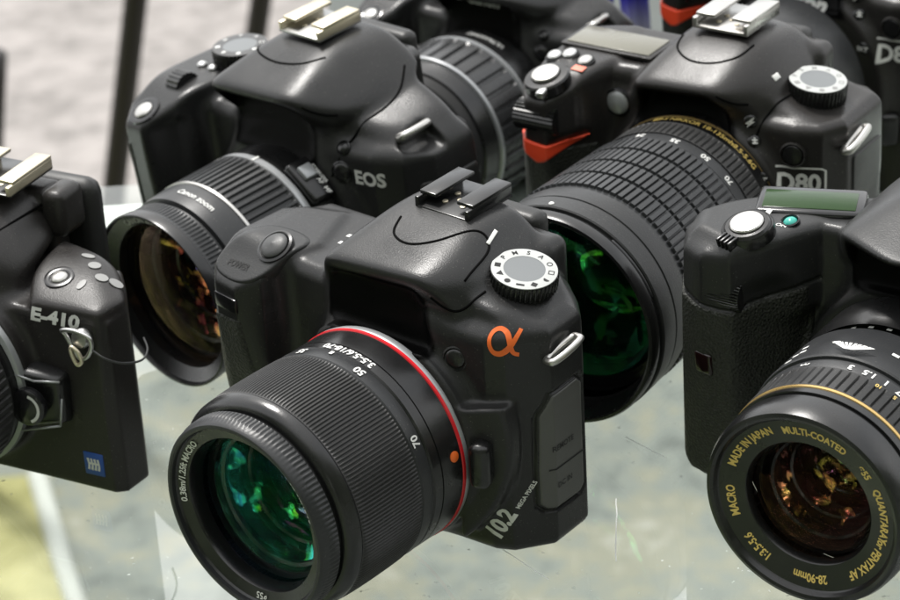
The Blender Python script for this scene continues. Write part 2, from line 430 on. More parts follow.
# ------------------------------------------------------------------ lenses (axis runs along -y of the camera)
class Lens:
    def __init__(s, cam, cx, cz, label=None):
        s.cx, s.cz = cx, cz
        s.root = None; s.cam = cam; s.dy = 0.0; s.k = 1.0     # dy: shift along the axis, k: scale of the radii
    def part(s, o):
        """the barrel (first piece) carries the others as its sub-parts"""
        if s.root is None: s.root = o; o.parent = s.cam
        else: o.parent = s.root
        return o
    def ring(s, name, mat, prof, n=128, rib=None, a0=0.0):
        """prof: (y, r) pairs from back to front"""
        v = []; f = []; m = len(prof); prof = [(y + s.dy, r * s.k) for y, r in prof]
        for k in range(n):
            t = 2 * math.pi * k / n + a0; si, co = math.sin(t), math.cos(t)
            for j, (y, r) in enumerate(prof):
                if rib: r = rib(k, j, r)
                v.append((s.cx + r * si, y, s.cz + r * co))
        for k in range(n):
            for j in range(m - 1):
                a = k * m + j; b = ((k + 1) % n) * m + j; f.append((a, a + 1, b + 1, b))
        return s.part(mesh_obj(name, v, f, mat, None, True, 32))
    def dome(s, name, mat, y, r, sag, n=64, m=14):
        """a spherical cap of radius r at y; sag > 0 bulges to the front"""
        y += s.dy; r *= s.k; v = [(s.cx, y - sag, s.cz)]; f = []
        R = (r * r + sag * sag) / (2 * abs(sag)); sg = 1 if sag > 0 else -1
        for j in range(1, m + 1):
            q = r * j / m; h = abs(sag) - (R - math.sqrt(max(R * R - q * q, 0)))
            for k in range(n):
                t = 2 * math.pi * k / n; v.append((s.cx + q * math.sin(t), y - sg * h, s.cz + q * math.cos(t)))
        for k in range(n): f.append((0, 1 + (k + 1) % n, 1 + k))
        for j in range(m - 1):
            for k in range(n):
                a = 1 + j * n + k; b = 1 + j * n + (k + 1) % n; f.append((a, b, b + n, a + n))
        return s.part(mesh_obj(name, v, f, mat, None, True))
    def text(s, name, mat, txt, ang, y, r, size, front=False, flip=False, squeeze=1.0, bold=.0, lift=.12, gap=0):
        """lettering on the barrel (reads from behind) or, front=True, around a flat front ring (clockwise, tops outward)"""
        y += s.dy; r *= s.k; v, f = text2d(txt, size, bold, squeeze); v, f = subdiv2(v, f, 1.2); o = []
        for x, q in v:
            if front:
                a = math.radians(ang) + x / r; rr = r + q; o.append((s.cx + rr * math.sin(a), y - lift, s.cz + rr * math.cos(a)))
            else:
                sg = -1 if not flip else 1
                a = math.radians(ang) + sg * x / r; rr = r + lift; o.append((s.cx + rr * math.sin(a), y + sg * q, s.cz + rr * math.cos(a)))
        return s.part(mesh_obj(name, o, f, mat, None, False))
    def cone_text(s, name, mat, txt, ang, y, r, size, slope, squeeze=1.0, bold=0.0, lift=.12):
        """front lettering on a ring that slopes inwards (dy per mm of radius)"""
        y += s.dy; r *= s.k; v, f = text2d(txt, size, bold, squeeze); v, f = subdiv2(v, f, 1.2); o = []
        for x, q in v:
            a = math.radians(ang) + x / r; rr = r + q
            o.append((s.cx + rr * math.sin(a), y - lift - q * slope, s.cz + rr * math.cos(a)))
        return s.part(mesh_obj(name, o, f, mat, None, False))
    def mark(s, name, mat, ang, y, r, w, l, lift=.12):
        y += s.dy; r *= s.k; v, f = rbox(w, l, .1, 0); o = []
        for x, q, z in v:
            a = math.radians(ang) + x / r; o.append((s.cx + (r + lift + z) * math.sin(a), y + q, s.cz + (r + lift + z) * math.cos(a)))
        return s.part(mesh_obj(name, o, f, mat, None, False))
    def dot(s, name, mat, ang, y, r, rad):
        y += s.dy; r *= s.k; v, f = disc_lathe([(rad, -.2), (rad, .25), (rad * .7, .5), (0, .6)], 20)
        a = math.radians(ang); n = (math.sin(a), 0, math.cos(a))
        return s.part(mesh_obj(name, place(v, (s.cx + r * n[0], y, s.cz + r * n[2]), n, (0, 1, 0)), f, mat, None, True, 40))
def ribs(period, on, depth, rows):
    """longitudinal ribs: of every `period` steps the first `on` stand proud on the given profile rows"""
    rows = set(rows)
    return lambda k, j, r: r - depth if (j in rows and (k % period) >= on) else r

# ------------------------------------------------------------------ small camera fittings
def button(name, mat, o, n, r, h, parent, dome=.5, rim=None, up=(0, 0, 1)):
    v, f = disc_lathe([(r, -1.0), (r, h - .4), (r - .35, h), (r * .6, h + dome * .6), (0, h + dome)], 32)
    b = mesh_obj(name, place(v, o, n, up), f, mat, parent, True, 40)
    if rim:
        v, f = disc_lathe([(r + rim[0], -1), (r + rim[0], rim[1]), (r + rim[0] * .5, rim[1] + .3), (r + .25, rim[1]), (r + .25, -1)], 36)
        mesh_obj('collar', place(v, o, n, up), f, rim[2], b, True, 40)
    return b
def hot_shoe(parent, cx, y0, y1, z, w, rail, plate, tilt=0, name='hot_shoe', lead=2.5, rails=5.0):
    """accessory shoe: floor plate, two rails lipped inwards, stop at the front, contact pads"""
    def tl(v):
        v = np.array(v, float); c = math.radians(tilt); yy = v[:, 1] - y0
        v[:, 2] += yy * math.tan(c); return v
    m = MB(); v, f = rbox(w, y1 - y0, 1.2, .3); m.add(tl(v + V(cx, (y0 + y1) / 2, z + .3)), f)
    o = m.obj(name, plate, parent)
    for s_ in (-1, 1):
        m = MB()
        v, f = rbox(1.6, y1 - y0, 3.6, .35); m.add(tl(v + V(cx + s_ * (w / 2 - .8), (y0 + y1) / 2, z + 1.8)), f)
        v, f = rbox(rails, y1 - y0 - lead, 1.3, .4); m.add(tl(v + V(cx + s_ * (w / 2 - rails / 2), (y0 + y1 + lead) / 2, z + 4.0)), f)
        m.obj('rail', rail, o)
    m = MB()
    for x, y in ((0, 9), (-3.5, 6), (3.5, 6), (-3.5, 12)):
        v, f = disc_lathe([(.95, -.3), (.95, .25), (.6, .35), (0, .35)], 14); m.add(tl(v + V(cx + x, y0 + y, z + .95)), f)
    m.obj('contacts', M['brass'], o)
    return o
def lug(parent, o, n, along, w=11, mat=None, r=1.0, d=3.6, name='strap_lug'):
    """flat strap eyelet: a closed loop of metal strip standing out of the body"""
    x, y, z = axes(n, along); o = np.array(o, float); P = []
    for k in range(40):
        t = 2 * math.pi * k / 40; cx_ = np.clip(math.cos(t) * 1.25, -1, 1); P.append(o + y * (w / 2 * np.sign(cx_) * abs(cx_) ** .8) + z * (d * (math.sin(t) * .5 + .42)))
    v, f = tube(P, r, 8, True)
    return mesh_obj(name, v, f, mat or M['silver'], parent, True)
def knurl(period, on, d, rows): return ribs(period, on, d, rows)
def mode_dial(parent, o, n, r, h, top, up, marks, mark_mat, side=None, rim_mat=None, n_ribs=44, spin=0):
    side = side or M['semigloss']
    rows = {2, 3}
    v, f = disc_lathe([(r * .93, -1.5), (r * .93, .8), (r, .9), (r, h - .9), (r * .96, h - .1), (r * .9, h)], n_ribs * 4, lambda k, j, q: q - .45 if (j in rows and k % 4 >= 2) else q)
    b = mesh_obj('mode_dial', place(v, o, n, up), f, side, parent, True, 35)
    v, f = disc_lathe([(r * .9, h + .02), (r * .88, h + .25), (r * .5, h + .3), (0, h + .3)], 64)
    mesh_obj('dial_face', place(v, o, n, up), f, top, b, True, 40)
    if rim_mat:
        v, f = disc_lathe([(r * .95, h + .05), (r * .95, h + .32), (r * .93, h + .36), (r * .6, h + .36)], 64)
        f = f[:-1]; mesh_obj('dial_rim', place(v, o, n, up), f, rim_mat, b, True, 40)
    m = MB(); i = 0
    for t in marks:
        a = math.radians(spin) + 2 * math.pi * i / len(marks); i += 1
        if t is None: continue
        v, f = text2d(t, r * .165, .01); ca, sa = math.cos(a), math.sin(a)
        q = np.c_[v, np.zeros(len(v))]; q = q @ np.array([[ca, sa, 0], [-sa, ca, 0], [0, 0, 1]]).astype(float)
        q = q + V(math.cos(a + math.pi / 2), math.sin(a + math.pi / 2), 0) * r * .77; q[:, 2] += h + .47
        m.add(place(q, o, n, up), f)
    if m.n: m.obj('dial_symbols', mark_mat, b, False)
    return b

COAT_G = coated('green_coating', [(0, (.10, .95, .50)), (.35, (.08, .75, .55)), (.6, (.35, .5, .75)), (.85, (.9, .8, .9))], (.010, .30))
COAT_G2 = coated('deep_green_coating', [(0, (.05, .9, .45)), (.5, (.1, .7, .6)), (.85, (.8, .6, .9))], (.22, .8), wob=.08, wscale=90, refl_patch=110, hue=.16, floor=.04, thr=(.545, .66))
COAT_G3 = coated('bright_green_coating', [(0, (.05, .9, .35)), (.5, (.25, .75, .3)), (.85, (.8, .7, .9))], (.5, .95), wob=.15, wscale=80, refl_patch=70, hue=.07, floor=.16)
COAT_B = coated('blue_coating', [(0, (.25, .5, .95)), (.5, (.6, .3, .9)), (.85, (1, .6, .3))], (.2, .8), wob=.06, wscale=100, refl_patch=150, hue=.3, floor=.03, thr=(.54, .64))
COAT_A = coated('amber_coating', [(0, (1, .5, .2)), (.5, (.9, .36, .14)), (.8, (.8, .5, .4)), (.95, (.4, .8, .7))], (.16, .8), wob=.06, wscale=90, refl_patch=150, hue=.06, floor=.03, thr=(.56, .66))
COAT_D = coated('dark_coating', [(0, (.25, .2, .30)), (.5, (.5, .35, .2)), (.85, (.8, .75, .8))], (.015, .6))
def lens_inside(Lz, y, r, depth, coats, step=4, mat_in=None):
    """dark stepped tube behind the front element with coated elements inside it"""
    prof = []; n = max(2, int(depth / step))
    for i in range(n):
        yy = y + 1.5 + depth * i / n; rr = r * (1 - .42 * i / n)
        prof += [(yy, rr), (yy + step * .6, rr - .05), (yy + step * .6, rr * .965)]
    prof.append((y + depth + 2, r * .5)); prof.append((y + depth + 2, .01))
    Lz.ring('baffle', mat_in or M['semigloss'], prof, 64)
    for (dy, rr, sag, mat) in coats:
        Lz.dome('inner_element', mat, y + dy, rr, sag, 48, 10)
        Lz.ring('retaining_ring', M['gloss'], [(y + dy + .8, rr * 1.05), (y + dy - .5, rr * 1.04), (y + dy - .9, rr * 1.0), (y + dy - .5, rr * .95), (y + dy + .8, rr * .94)], 64)
# ------------------------------------------------------------------ camera with the grey ribbed kit lens (and its siblings further back)
def canon(label, pose, h=.85, detail=True, variant=0):
    R = empty('digital_slr_camera', (pose[0], pose[1], pose[5] if len(pose) > 5 else 0), pose[2], pose[3])
    R.rotation_euler[1] = math.radians(pose[4]); tag(R, label, 'camera', G_CAM)
    CZ = 32
    main = poly2([(-62, 4), (-64, 34), (-58, 42), (48, 43), (57, 36), (57, 18), (52, 8), (42, 3), (30, 1), (-40, 2)], 'z', .5, 70, 5)
    arm = hull([(12, 4, 45), (12, 42, 45), (58, 15, 40), (58, 40, 40), (48, 5, 40), (12, 4, 84), (12, 42, 92), (40, 7, 78), (40, 40, 85), (51, 13, 76), (51, 38, 81), (58, 18, 68), (58, 38, 70)], 2.2)
    grip = poly2([(-69, 2), (-69, -12), (-63, -20.5), (-53, -21.5), (-46, -10), (-43, 4), (-41, 16), (-48, 34), (-68, 30)], 'z', .8, 88, 6)
    grip = X(3, grip, half((-.08, -.42, .9), (-58, -15, 69)), half((0, 0, 1), (0, 0, 76)))
    grip = X(3, grip, half((-.05, -1, -.06), (-58, -20.8, 50)))
    prism = hull([(-29, -12.5, 86.5), (18, -11.5, 88.5), (-29, 1, 70), (24, 2, 72), (22, -4, 82), (-17, 20, 98), (12, 20, 98.5), (-17, 44, 97), (13, 44, 97), (-32, 10, 74), (-32, 44, 74), (33, 8, 80), (36, 44, 84)], 1.8)
    hood = cyl((0, -3, CZ + 2), (0, 20, CZ + 2), 36.5, 3)
    body = U(6, U(5, main, arm), X(1, hood, half((0, 0, -1), (0, 0, .8))), hull([(-28, 2, 40), (30, 2, 40), (-25, -1, 78), (23, -1, 80), (-28, 20, 40), (30, 20, 40), (-25, 20, 78), (23, 20, 80)], 3))
    body = U(3, body, prism, box((-24, 36, 50), (24, 50, 88), 5))
    hol = hull([(-24, -20, 84), (14, -20, 85.5), (-24, 6, 82), (14, 6, 83), (-26, -20, 62), (20, -20, 62), (-26, -1.5, 62), (20, -1.5, 62)], 1.2); body = cut(1.2, body, hol); body = U(5, body, grip)
    body = cut(4, body, cyl((-37, -18, 66), (-37, -16, -5), 13, 3))
    body = cut(1, body, hull([(46, 9, 70), (46, 26, 70), (62, 9, 66), (62, 26, 66), (47, 11, 80), (47, 25, 80), (62, 11, 78), (62, 25, 78)], 1.2))
    bodyg = body
    sdf_obj('body', bodyg, (-74, -26, -1), (62, 54, 101), h, M['shell'], R)
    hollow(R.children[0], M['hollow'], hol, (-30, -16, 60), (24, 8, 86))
    if detail:
        seam(R, body, [(19, -40, 85), (23, -40, 82), (27, -40, 80.5)], (0, 1, 0)); seam(R, body, [(26, -2, 120), (32, 8, 120), (34.5, 18, 120), (33, 28, 120), (28, 36, 120)], (0, 0, -1))
        seam(R, body, [(-22, 15, 120), (-16, 8.5, 120), (-4, 6, 120), (7, 8.5, 120), (12, 15, 120)], (0, 0, -1))
    gr = X(.5, off(body, .45), box((-76, -30, 3), (-41, 34, 58), 1), half((.8, -.5, 0), (-44, 8, 0)))
    sdf_obj('grip', gr, (-77, -30, 1), (-36, 36, 64), h + .1, M['rubber'], R)
    n = V(-.08, -.42, .9); n /= np.linalg.norm(n)
    c = cast(body, [(-57.5, -14.5, 110)], (0, 0, -1))[0]; button('shutter_button', M['silver'], c, n, 3.6, 1.4, R, .6, (2.6, .6, M['gloss']))
    c = cast(body, [(-55, 2, 110)], (0, 0, -1))[0]; v, f = disc_lathe([(6, -2), (6, 3)], 40, lambda k, j, r: r - (.4 if k % 2 else 0)); mesh_obj('control_wheel', place(v @ np.array([[0, 0, 1], [0, 1, 0], [1, 0, 0]]) * V(1.2, 1, 1), c + V(0, 0, -2.6), (0, -.2, 1)), f, M['semigloss'], R, True, 30)
    c = cast(body, [(-46, 24, 110)], (0, 0, -1))[0]
    mode_dial(R, c, (0, 0, 1), 10.5, 6.5, M['dialface'], (0, 1, 0), ['A', 'P', 'M', '■', '▲', '●', '◆', '□'], M['labelprint'], side=M['semigloss'], rim_mat=M['grey'])
    m = MB()
    for dx in (-57, -51):
        c = cast(body, [(dx, 14, 110)], (0, 0, -1))[0]; button('deck_button', M['steel'], c, (0, 0, 1), 1.9, 1.1, R)
    hot_shoe(R, -4, 18, 38, 97.2, 21, M['brass'], M['steel'], .6, rails=6.6)
    v, f = rbox(33, 8, 20, 3, 3); mesh_obj('eyepiece_cup', v + V(0, 51, 80), f, M['rubber_smooth'], R)
    o = cast(body, [(70, 18, 73)], (-1, 0, 0))[0]; lug(R, o, (1, 0, .55), (.2, 1, .15), 11.5, M['silver'], 1.5, 5.0)
    o = cast(body, [(40, -40, 60)], (0, 1, 0))[0]; nn = frame(body, o); v, f = text2d('EOS', 5.0, .035, 1.0); v, f = decal(body, v, f, o, nn, lift=.15); mesh_obj('series_lettering', v, f, M['labelprint'], R, False)
    for z, r in ((69, 2.0), (61, 3.2)):
        o = cast(body, [(29, -40, z)], (0, 1, 0))[0]; nn = frame(body, o); button('flash_button', M['semigloss'], o, nn, r, 1.0, R, .3, (.7, .5, M['semigloss']))
    o = cast(body, [(90, 26, 44)], (-1, 0, 0))[0]
    dr = X(.4, off(body, .6), box((50, 12, 8), (64, 36, 58), 2)); sdf_obj('port_door', dr, (44, 8, 4), (64, 40, 62), h, M['rubber_smooth'], R)
    if variant: v, f = text2d('Canon', 5, .03); o = cast(body, [(-5, -40, 80)], (0, 1, 0))[0]; v, f = decal(body, v, f, o, frame(body, o), lift=.15); mesh_obj('maker_lettering', v, f, M['white'], R, False)
    Z = Lens(R, 0, CZ); Z.k = .985 if variant == 0 else 1
    if variant == 0:
        Z.ring('lens', M['semigloss'], [(-1, 32.5), (-3.5, 33.6), (-5, 33.9), (-13, 33.9), (-13.6, 33.4)], 128)
        Z.ring('silver_ring', M['chrome'], [(-13.4, 33), (-13.6, 34.3), (-16.2, 34.5), (-16.6, 34.0)], 128)
        q = [-16.5, -17] + list(np.linspace(-18, -36.5, 8)) + [-37.4, -37.8]
        Z.ring('zoom_ring', M['ring'], [(y, 34.5 - .06 * i) for i, y in enumerate(q)], 74 * 6, ribs(6, 3, .85, range(2, 10)))
        Z.ring('cream_ring', M['silver'], [(-37.6, 33.2), (-37.7, 34.0), (-38.7, 33.9), (-38.8, 33.4)], 128)
        Z.ring('name_band', M['ring'], [(-38.7, 33.5), (-40, 33.6), (-47.4, 33.0), (-49.6, 32.6), (-50, 30.8), (-53.2, 30.4)], 128)
        Z.ring('focus_ring', M['ring'], [(-51.4, 30.4), (-51.6, 31.9), (-52.6, 32.1), (-57, 32.1), (-58, 32.2), (-58.8, 32.3)], 120 * 4, ribs(4, 2, .5, (2, 3)))
        Z.ring('front_rim', M['semigloss'], [(-58.6, 32.0), (-59, 32.5), (-62.4, 32.7), (-63.2, 32.5), (-63.3, 32.0), (-62.8, 31.8), (-61, 31.4)], 128)
        Z.ring('name_ring', M['semigloss'], [(-61.6, 31.5), (-61.2, 31.1), (-59.4, 27.6), (-59.0, 27.2), (-55, 26.8)], 128)
        Z.cone_text('front_lettering', M['white'], 'CANON ZOOM LENS  EF-S 18-55mm', 16, -60.5, 29.4, 2.2, .5, 1.0, .04)
        Z.cone_text('front_lettering', M['greyprint'], '1:3.5-5.6 II', 88, -60.5, 29.4, 2.2, .5, 1.0, .03)
        Z.text('band_lettering', M['white'], 'Canon zoom', 8, -44, 33.35, 2.5, bold=.02, flip=True)
        Z.text('band_lettering', M['white'], 'Canon', 172, -60.8, 32.75, 2.6, bold=.02, flip=True)
        Z.dome('front_element', COAT_D, -55.5, 27, 5.5)
        lens_inside(Z, -54, 26.6, 30, [(7, 23, -6, COAT_A), (13, 17, 4, COAT_B), (20, 12, -4, COAT_G2)])
        # focus switch panel on the side of the barrel
        a = 38; P = V(math.sin(math.radians(a)), 0, math.cos(math.radians(a)))
        v, f = rbox(17, 9.5, 4, 1.2); o = Z.part(mesh_obj('switch_panel', place(v, P * 34.6 + V(0, -8.3, CZ), P, (0, 1, 0)), f, M['semigloss'], None))
        v, f = rbox(5.4, 5.2, 3, .5); Z.part(mesh_obj('focus_switch', place(v + V(-2.4, 0, 2.2), P * 34.6 + V(0, -8.3, CZ), P, (0, 1, 0)), f, M['chrome'], None))
        v, f = text2d('AF  MF', 1.7, .02); Z.part(mesh_obj('switch_lettering', place(np.c_[v + V(4.6, 2.2), np.full(len(v), 2.15)], P * 34.6 + V(0, -8.3, CZ), P, (0, 1, 0)), f, M['white'], None, False))
        v, f = text2d('STABILIZER', 1.2, .02); Z.part(mesh_obj('switch_lettering', place(np.c_[v + V(0, 4.0), np.full(len(v), 2.15)], P * 34.6 + V(0, -8.3, CZ), P, (0, 1, 0)), f, M['white'], None, False))
        Z.mark('index_mark', M['white'], 4, -14.9, 34.5, 1.0, 3)
    else:
        Z.ring('lens', M['semigloss'], [(-1, 32), (-4, 36.5), (-8, 37.5), (-20, 38), (-20.5, 38)], 96)
        Z.ring('silver_ring', M['chrome'], [(-20.2, 37.5), (-20.4, 39.0), (-21.6, 39.2), (-22.2, 38.4), (-23.6, 38.4)], 96)
        q = [-23.5, -24.2] + list(np.linspace(-26, -44, 6)) + [-45.6, -46]
        Z.ring('zoom_ring', M['lightring'], [(y, 39.4 - .1 * i) for i, y in enumerate(q)], 34 * 10, ribs(10, 7, 1.3, range(2, 8)))
        Z.ring('silver_band', M['chrome'], [(-45.8, 37.5), (-46, 38.7), (-46.6, 38.8), (-47.4, 38.5), (-47.6, 38.0), (-47.8, 36.6)], 96)
        Z.ring('front_barrel', M['semigloss'], [(-47.4, 37.2), (-48, 37.0), (-56.5, 35.8), (-57, 34.6)], 96)
        Z.ring('hood_mount', M['matte'], [(-56.6, 34.8), (-63, 34.6), (-63.6, 34), (-63.4, 32.6), (-56, 31), (-54, 29)], 96)
        Z.text('barrel_lettering', M['white'], 'ULTRASONIC', 10, -12, 37.6, 2.4, bold=.02)
        Z.dome('front_element', COAT_D, -53, 29.4, 6); lens_inside(Z, -52, 29, 30, [(7, 24, -6, COAT_B), (16, 18, 4, COAT_G2)])
        a = 70; P = V(math.sin(math.radians(a)), 0, math.cos(math.radians(a))); v, f = rbox(18, 11, 5, 1.5); Z.part(mesh_obj('switch_panel', place(v, P * 38 + V(0, -11, CZ), P, (0, 1, 0)), f, M['ring'], None))
        v, f = rbox(5, 5, 3, .5); Z.part(mesh_obj('focus_switch', place(v + V(2, 0, 3), P * 38 + V(0, -11, CZ), P, (0, 1, 0)), f, M['chrome'], None))
    return R
canon('black SLR camera with a silver line round its long-ribbed lens, left in the second row', (-32, 128, -46.5, 3.5, -2, 3))
# ------------------------------------------------------------------ front camera
def sony():
    R = empty('digital_slr_camera', (-1.1, -14.1, 0), -41.6)
    tag(R, 'black SLR camera with an orange sign and a red ring round its lens mount', 'camera', G_CAM)
    main = poly2([(-66, 6), (-67, 36), (-62, 45), (34, 45), (43.5, 37), (49.5, 30.5), (50, 15), (42, 4), (36, 1.2), (20, 0), (-42, 4)], 'z', .5, 77, 5)
    sh = hull([(16, 6, 50), (16, 45, 50), (50, 12, 50), (49.5, 31, 50), (38, 42, 50), (40, 3, 50), (16, 5, 87), (18, 44, 87), (41, 6, 81.5), (41, 38, 83), (50, 15, 74), (49.5, 30, 74)], 1.6)
    grip = poly2([(-71, 4), (-70.5, -2), (-66, -7), (-56, -8.5), (-48.5, -4), (-45, 5), (-42, 16), (-50, 36), (-70, 30)], 'z', .8, 92, 5)
    finger = cyl((-34, -11, 40), (-34, -11, -30), 11, 4)
    grip = X(1.8, grip, half((-.07, -.51, .855), (-49, 5.5, 77.8)), half((0, 0, 1), (0, 0, 78)))
    grip = X(3, grip, half((-.05, -1, -.22), (-60, -7.6, 50)))          # front of the grip draws in below
    prism = hull([(-25, -4, 86.5), (15, -4.5, 90.5), (-28, 3, 72), (27, 3, 74), (24, -1, 83), (-16, 26, 98), (18, 26, 98), (-15, 44, 96.5), (18, 44, 96.5), (-33, 12, 74), (-33, 45, 74), (31, 12, 84), (32, 46, 84), (28, 8, 88), (28, 30, 89)], 1.3)
    hood = cyl((0, -6.6, 36), (0, 20, 36), 36.0, 1.6)
    step = hull([(-27, 2, 40), (27, 2, 40), (-24, 0, 79), (21, 0, 79), (-27, 20, 40), (27, 20, 40), (-24, 20, 79), (21, 20, 79)], 2)
    rear = box((-22, 38, 50), (31, 50.5, 87.5), 4)
    body = U(5, U(3, main, sh), X(1, hood, half((0, 0, -1), (0, 0, .6))), step)
    body = U(2.5, body, prism); body = U(3, body, rear)
    hol = hull([(-23, -12, 83.5), (13, -12, 86), (-23, 3.5, 82), (13, 3.5, 84.5), (-26, -12, 68), (20, -12, 68), (-26, .5, 66), (20, .5, 66)], 1.3)
    body = cut(1.2, body, hol)
    body = U(5, body, grip)
    body = cut(4, body, cyl((-36.5, -10, 64), (-37.5, -8, -5), 11.5, 3))
    rel = X(1.5, cut(1.5, cyl((0, -7.5, 42), (0, 6, 42), 45.5, 2), cyl((0, -20, 35), (0, 20, 35), 36, .5)), half((-1, 0, 0), (30, 0, 0)), half((-.15, 0, 1), (44, 0, 55)), half((0, 0, -1), (0, 0, 4)), half((.45, -1, 0), (36, -4.6, 0)))
    body = U(2, body, rel)
    body = X(1.2, body, half((0, 0, -1), (0, 0, .3)))
    bodyg = body
    DOOR = [(10, 17), (10, 30), (10.6, 48), (14, 55), (27, 55.5), (29.5, 53), (29.5, 17), (27, 14.5), (12.5, 14.5)]
    door_r = poly2(DOOR, 'x', 44, 60, .5)
    bodyg = cut(.2, bodyg, shell_line(body, poly2(DOOR, 'x', 40, 60, .5), .5, 1.0))
    sdf_obj('body', bodyg, (-74, -18, -1), (54, 54, 101), .72, M['shell'], R)
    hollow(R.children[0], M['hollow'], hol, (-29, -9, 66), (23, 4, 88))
    seam(R, body, np.array([(24.5, 8), (22.5, 22), (17, 24), (10, 14), (2, 9.5), (-6, 12), (-9, 19)])[:, [0, 1, 1]] * V(1, 1, 0) + V(0, 0, 120), (0, 0, -1))
    seam(R, body, [(18, -40, 84), (21, -40, 81.5), (24.5, -40, 80), (27, -40, 81), (29, -40, 84)], (0, 1, 0))
    # rubber of the hand grip
    gr = X(.5, off(body, .45), box((-75, -20, 3), (-40.5, 34, 90), 1), half((-.05, -.25, .95), (-60, -6, 57.5)), half((.8, -.5, 0), (-44, 10, 0)))
    sdf_obj('grip', gr, (-76, -20, 1), (-36, 36, 70), .8, M['rubber'], R)
    # shutter plate with button
    n = V(-.07, -.51, .855); n /= np.linalg.norm(n); o0 = V(-56, 4.2, 76.5)
    v2 = spline([(-11, -11), (1, -12.5), (8, -8), (12, 3), (11, 11), (3, 13), (-8, 10), (-13, -2)], 6, True)
    pl = X(.8, off(body, .7), (lambda Q: (lambda P: Q((P - o0.astype(F32)) @ np.stack(axes(n), 1).astype(F32))))(poly2(v2, 'z', -9, 9, 0)))
    p = sdf_obj('shutter_plate', pl, (-76, -20, 52), (-38, 20, 92), .6, M['shell_soft'], R)
    c = cast(body, [(-50.5, 6.2, 95)], (0, 0, -1))[0]; button('shutter_button', M['grey'], c + n * .4, n, 4.6, 1.7, R, 1.0, (1.5, .9, M['semigloss']))
    c = cast(body, [(-59.5, -1.5, 95)], (0, 0, -1))[0]
    for i, (t, dx, w) in enumerate((('POWER', 0, 1.9),)):
        v, f = text2d(t, 2.4, .03, .8); v, f = decal(off(body, .7), v, f, c, n, (0, .5, .8), 0, .15); mesh_obj('power_lettering', v, f, M['matte'], R, False)
    ir = cast(body, [(-60.5, -40, 62.5)], (0, 1, 0))[0]; nn = frame(body, ir); v, f = rbox(10.5, 5, 1.0, .45); mesh_obj('remote_sensor', place(v, ir + nn * .15, nn), f, M['gloss'], R, True, 35)
    # deck buttons
    for (x, y, r) in ((-33, 27, 2.6), (-25, 36, 2.6)):
        c = cast(body, [(x, y, 110)], (0, 0, -1))[0]; button('deck_button', M['semigloss'], c, (0, 0, 1), r, 1.3, R)
    m = MB()
    for (x, y) in ((-37, 22), (-33.5, 19.5), (-38, 27)):
        c = cast(body, [(x, y, 110)], (0, 0, -1))[0]; v, f = rbox(3.2, 1.7, .2, .05); m.add(v + c + V(0, 0, .1), f)
    m.obj('deck_symbols', M['white'], R, False)
    # shoe (its own rails in black), eyepiece cup
    hot_shoe(R, 2, 25, 46, 96.3, 21, M['semigloss'], M['semigloss'], 1.5, rails=6.5)
    v, f = rbox(34, 9, 20, 3, 3); mesh_obj('eyepiece_cup', v + V(2, 52, 80), f, M['rubber_smooth'], R)
    # mode dial on the sloping shoulder
    n = V(.2, -.06, 1); n /= np.linalg.norm(n); c = cast(body, [(33, 24.5, 120)], (0, 0, -1))[0]
    mode_dial(R, c - n * 1.2, n, 10.4, 5.6, M['dialface'], (0, 1, 0), ['A', 'S', 'M', 'P', '■', '▲', '●', '▬', '◆', '◗', '□', '○'], M['matte'], rim_mat=M['whiteface'])
    v, f = rbox(1.2, 6.5, .4, .1); cc = cast(body, [(20.5, 26, 120)], (0, 0, -1))[0]; mesh_obj('dial_index', place(v, cc + V(0, 0, .2), frame(body, cc), (0, 1, 0), 20), f, M['white'], R)
    # alpha sign: one flowing stroke
    t = spline([(4.6, 4.0), (3.7, 1.9), (2.5, -.4), (.9, -2.5), (-1.0, -3.6), (-2.9, -3.3), (-4.0, -1.6), (-4.1, .8), (-3.0, 2.9), (-1.1, 3.7), (.7, 2.7), (1.6, .6), (2.0, -1.5), (2.7, -3.1), (4.2, -3.5)], 6)
    w = .58 + .22 * np.sin(np.linspace(0, 3.1, len(t)) * 2) ** 2
    v, f = ribbon(t * 1.0, w); o = cast(body, [(41.2, -30, 74.5)], (0, 1, 0))[0]; n = frame(body, o); v, f = decal(body, v, f, o, n, lift=.2); mesh_obj('alpha_sign', v, f, M['orange'], R, False)
    # strap eyelet, lens release, door lettering, AF button
    o = cast(body, [(90, 19, 68.5)], (-1, 0, 0))[0]; lug(R, o, (1, -.15, .1), (-.1, 1, .25), 12.5, M['silver'], 1.15, 4.2)
    v, f = rbox(6.5, 15, 7, 2.4, 3); mesh_obj('lens_release', place(v, (38.6, -5.6, 37), (.35, -1, 0)), f, M['semigloss'], R)
    o = cast(body, [(26, -30, 66)], (0, 1, 0))[0]; button('flash_button', M['semigloss'], o, frame(body, o), 3.0, 1.0, R, .3, (1.0, .4, M['shell']))
    for t, z in (('REMOTE', 36), ('DC IN', 23)):
        v, f = text2d(t, 1.9, .01); v, f = decal(off(body, .4), v, f, (58, 19, z), (1, 0, 0)); mesh_obj('door_lettering', v, f, M['dimprint'], R, False)
    dv, df = rbox(16, .5, .3, 0); v, f = decal(off(body, .4), np.array([(-7, -.25), (9, -.25), (9, .25), (-7, .25)]), [(0, 1, 2, 3)], (58, 20, 29), (1, 0, 0)); mesh_obj('door_line', v, f, M['matte'], R, False)
    dc = X(.3, off(body, .35), off(door_r, -.9)); sdf_obj('port_door', dc, (40, 6, 10), (56, 34, 60), .6, M['door'], R)
    o = cast(body, [(38.4, -30, 12.5)], (0, 1, 0))[0]; n = frame(body, o)
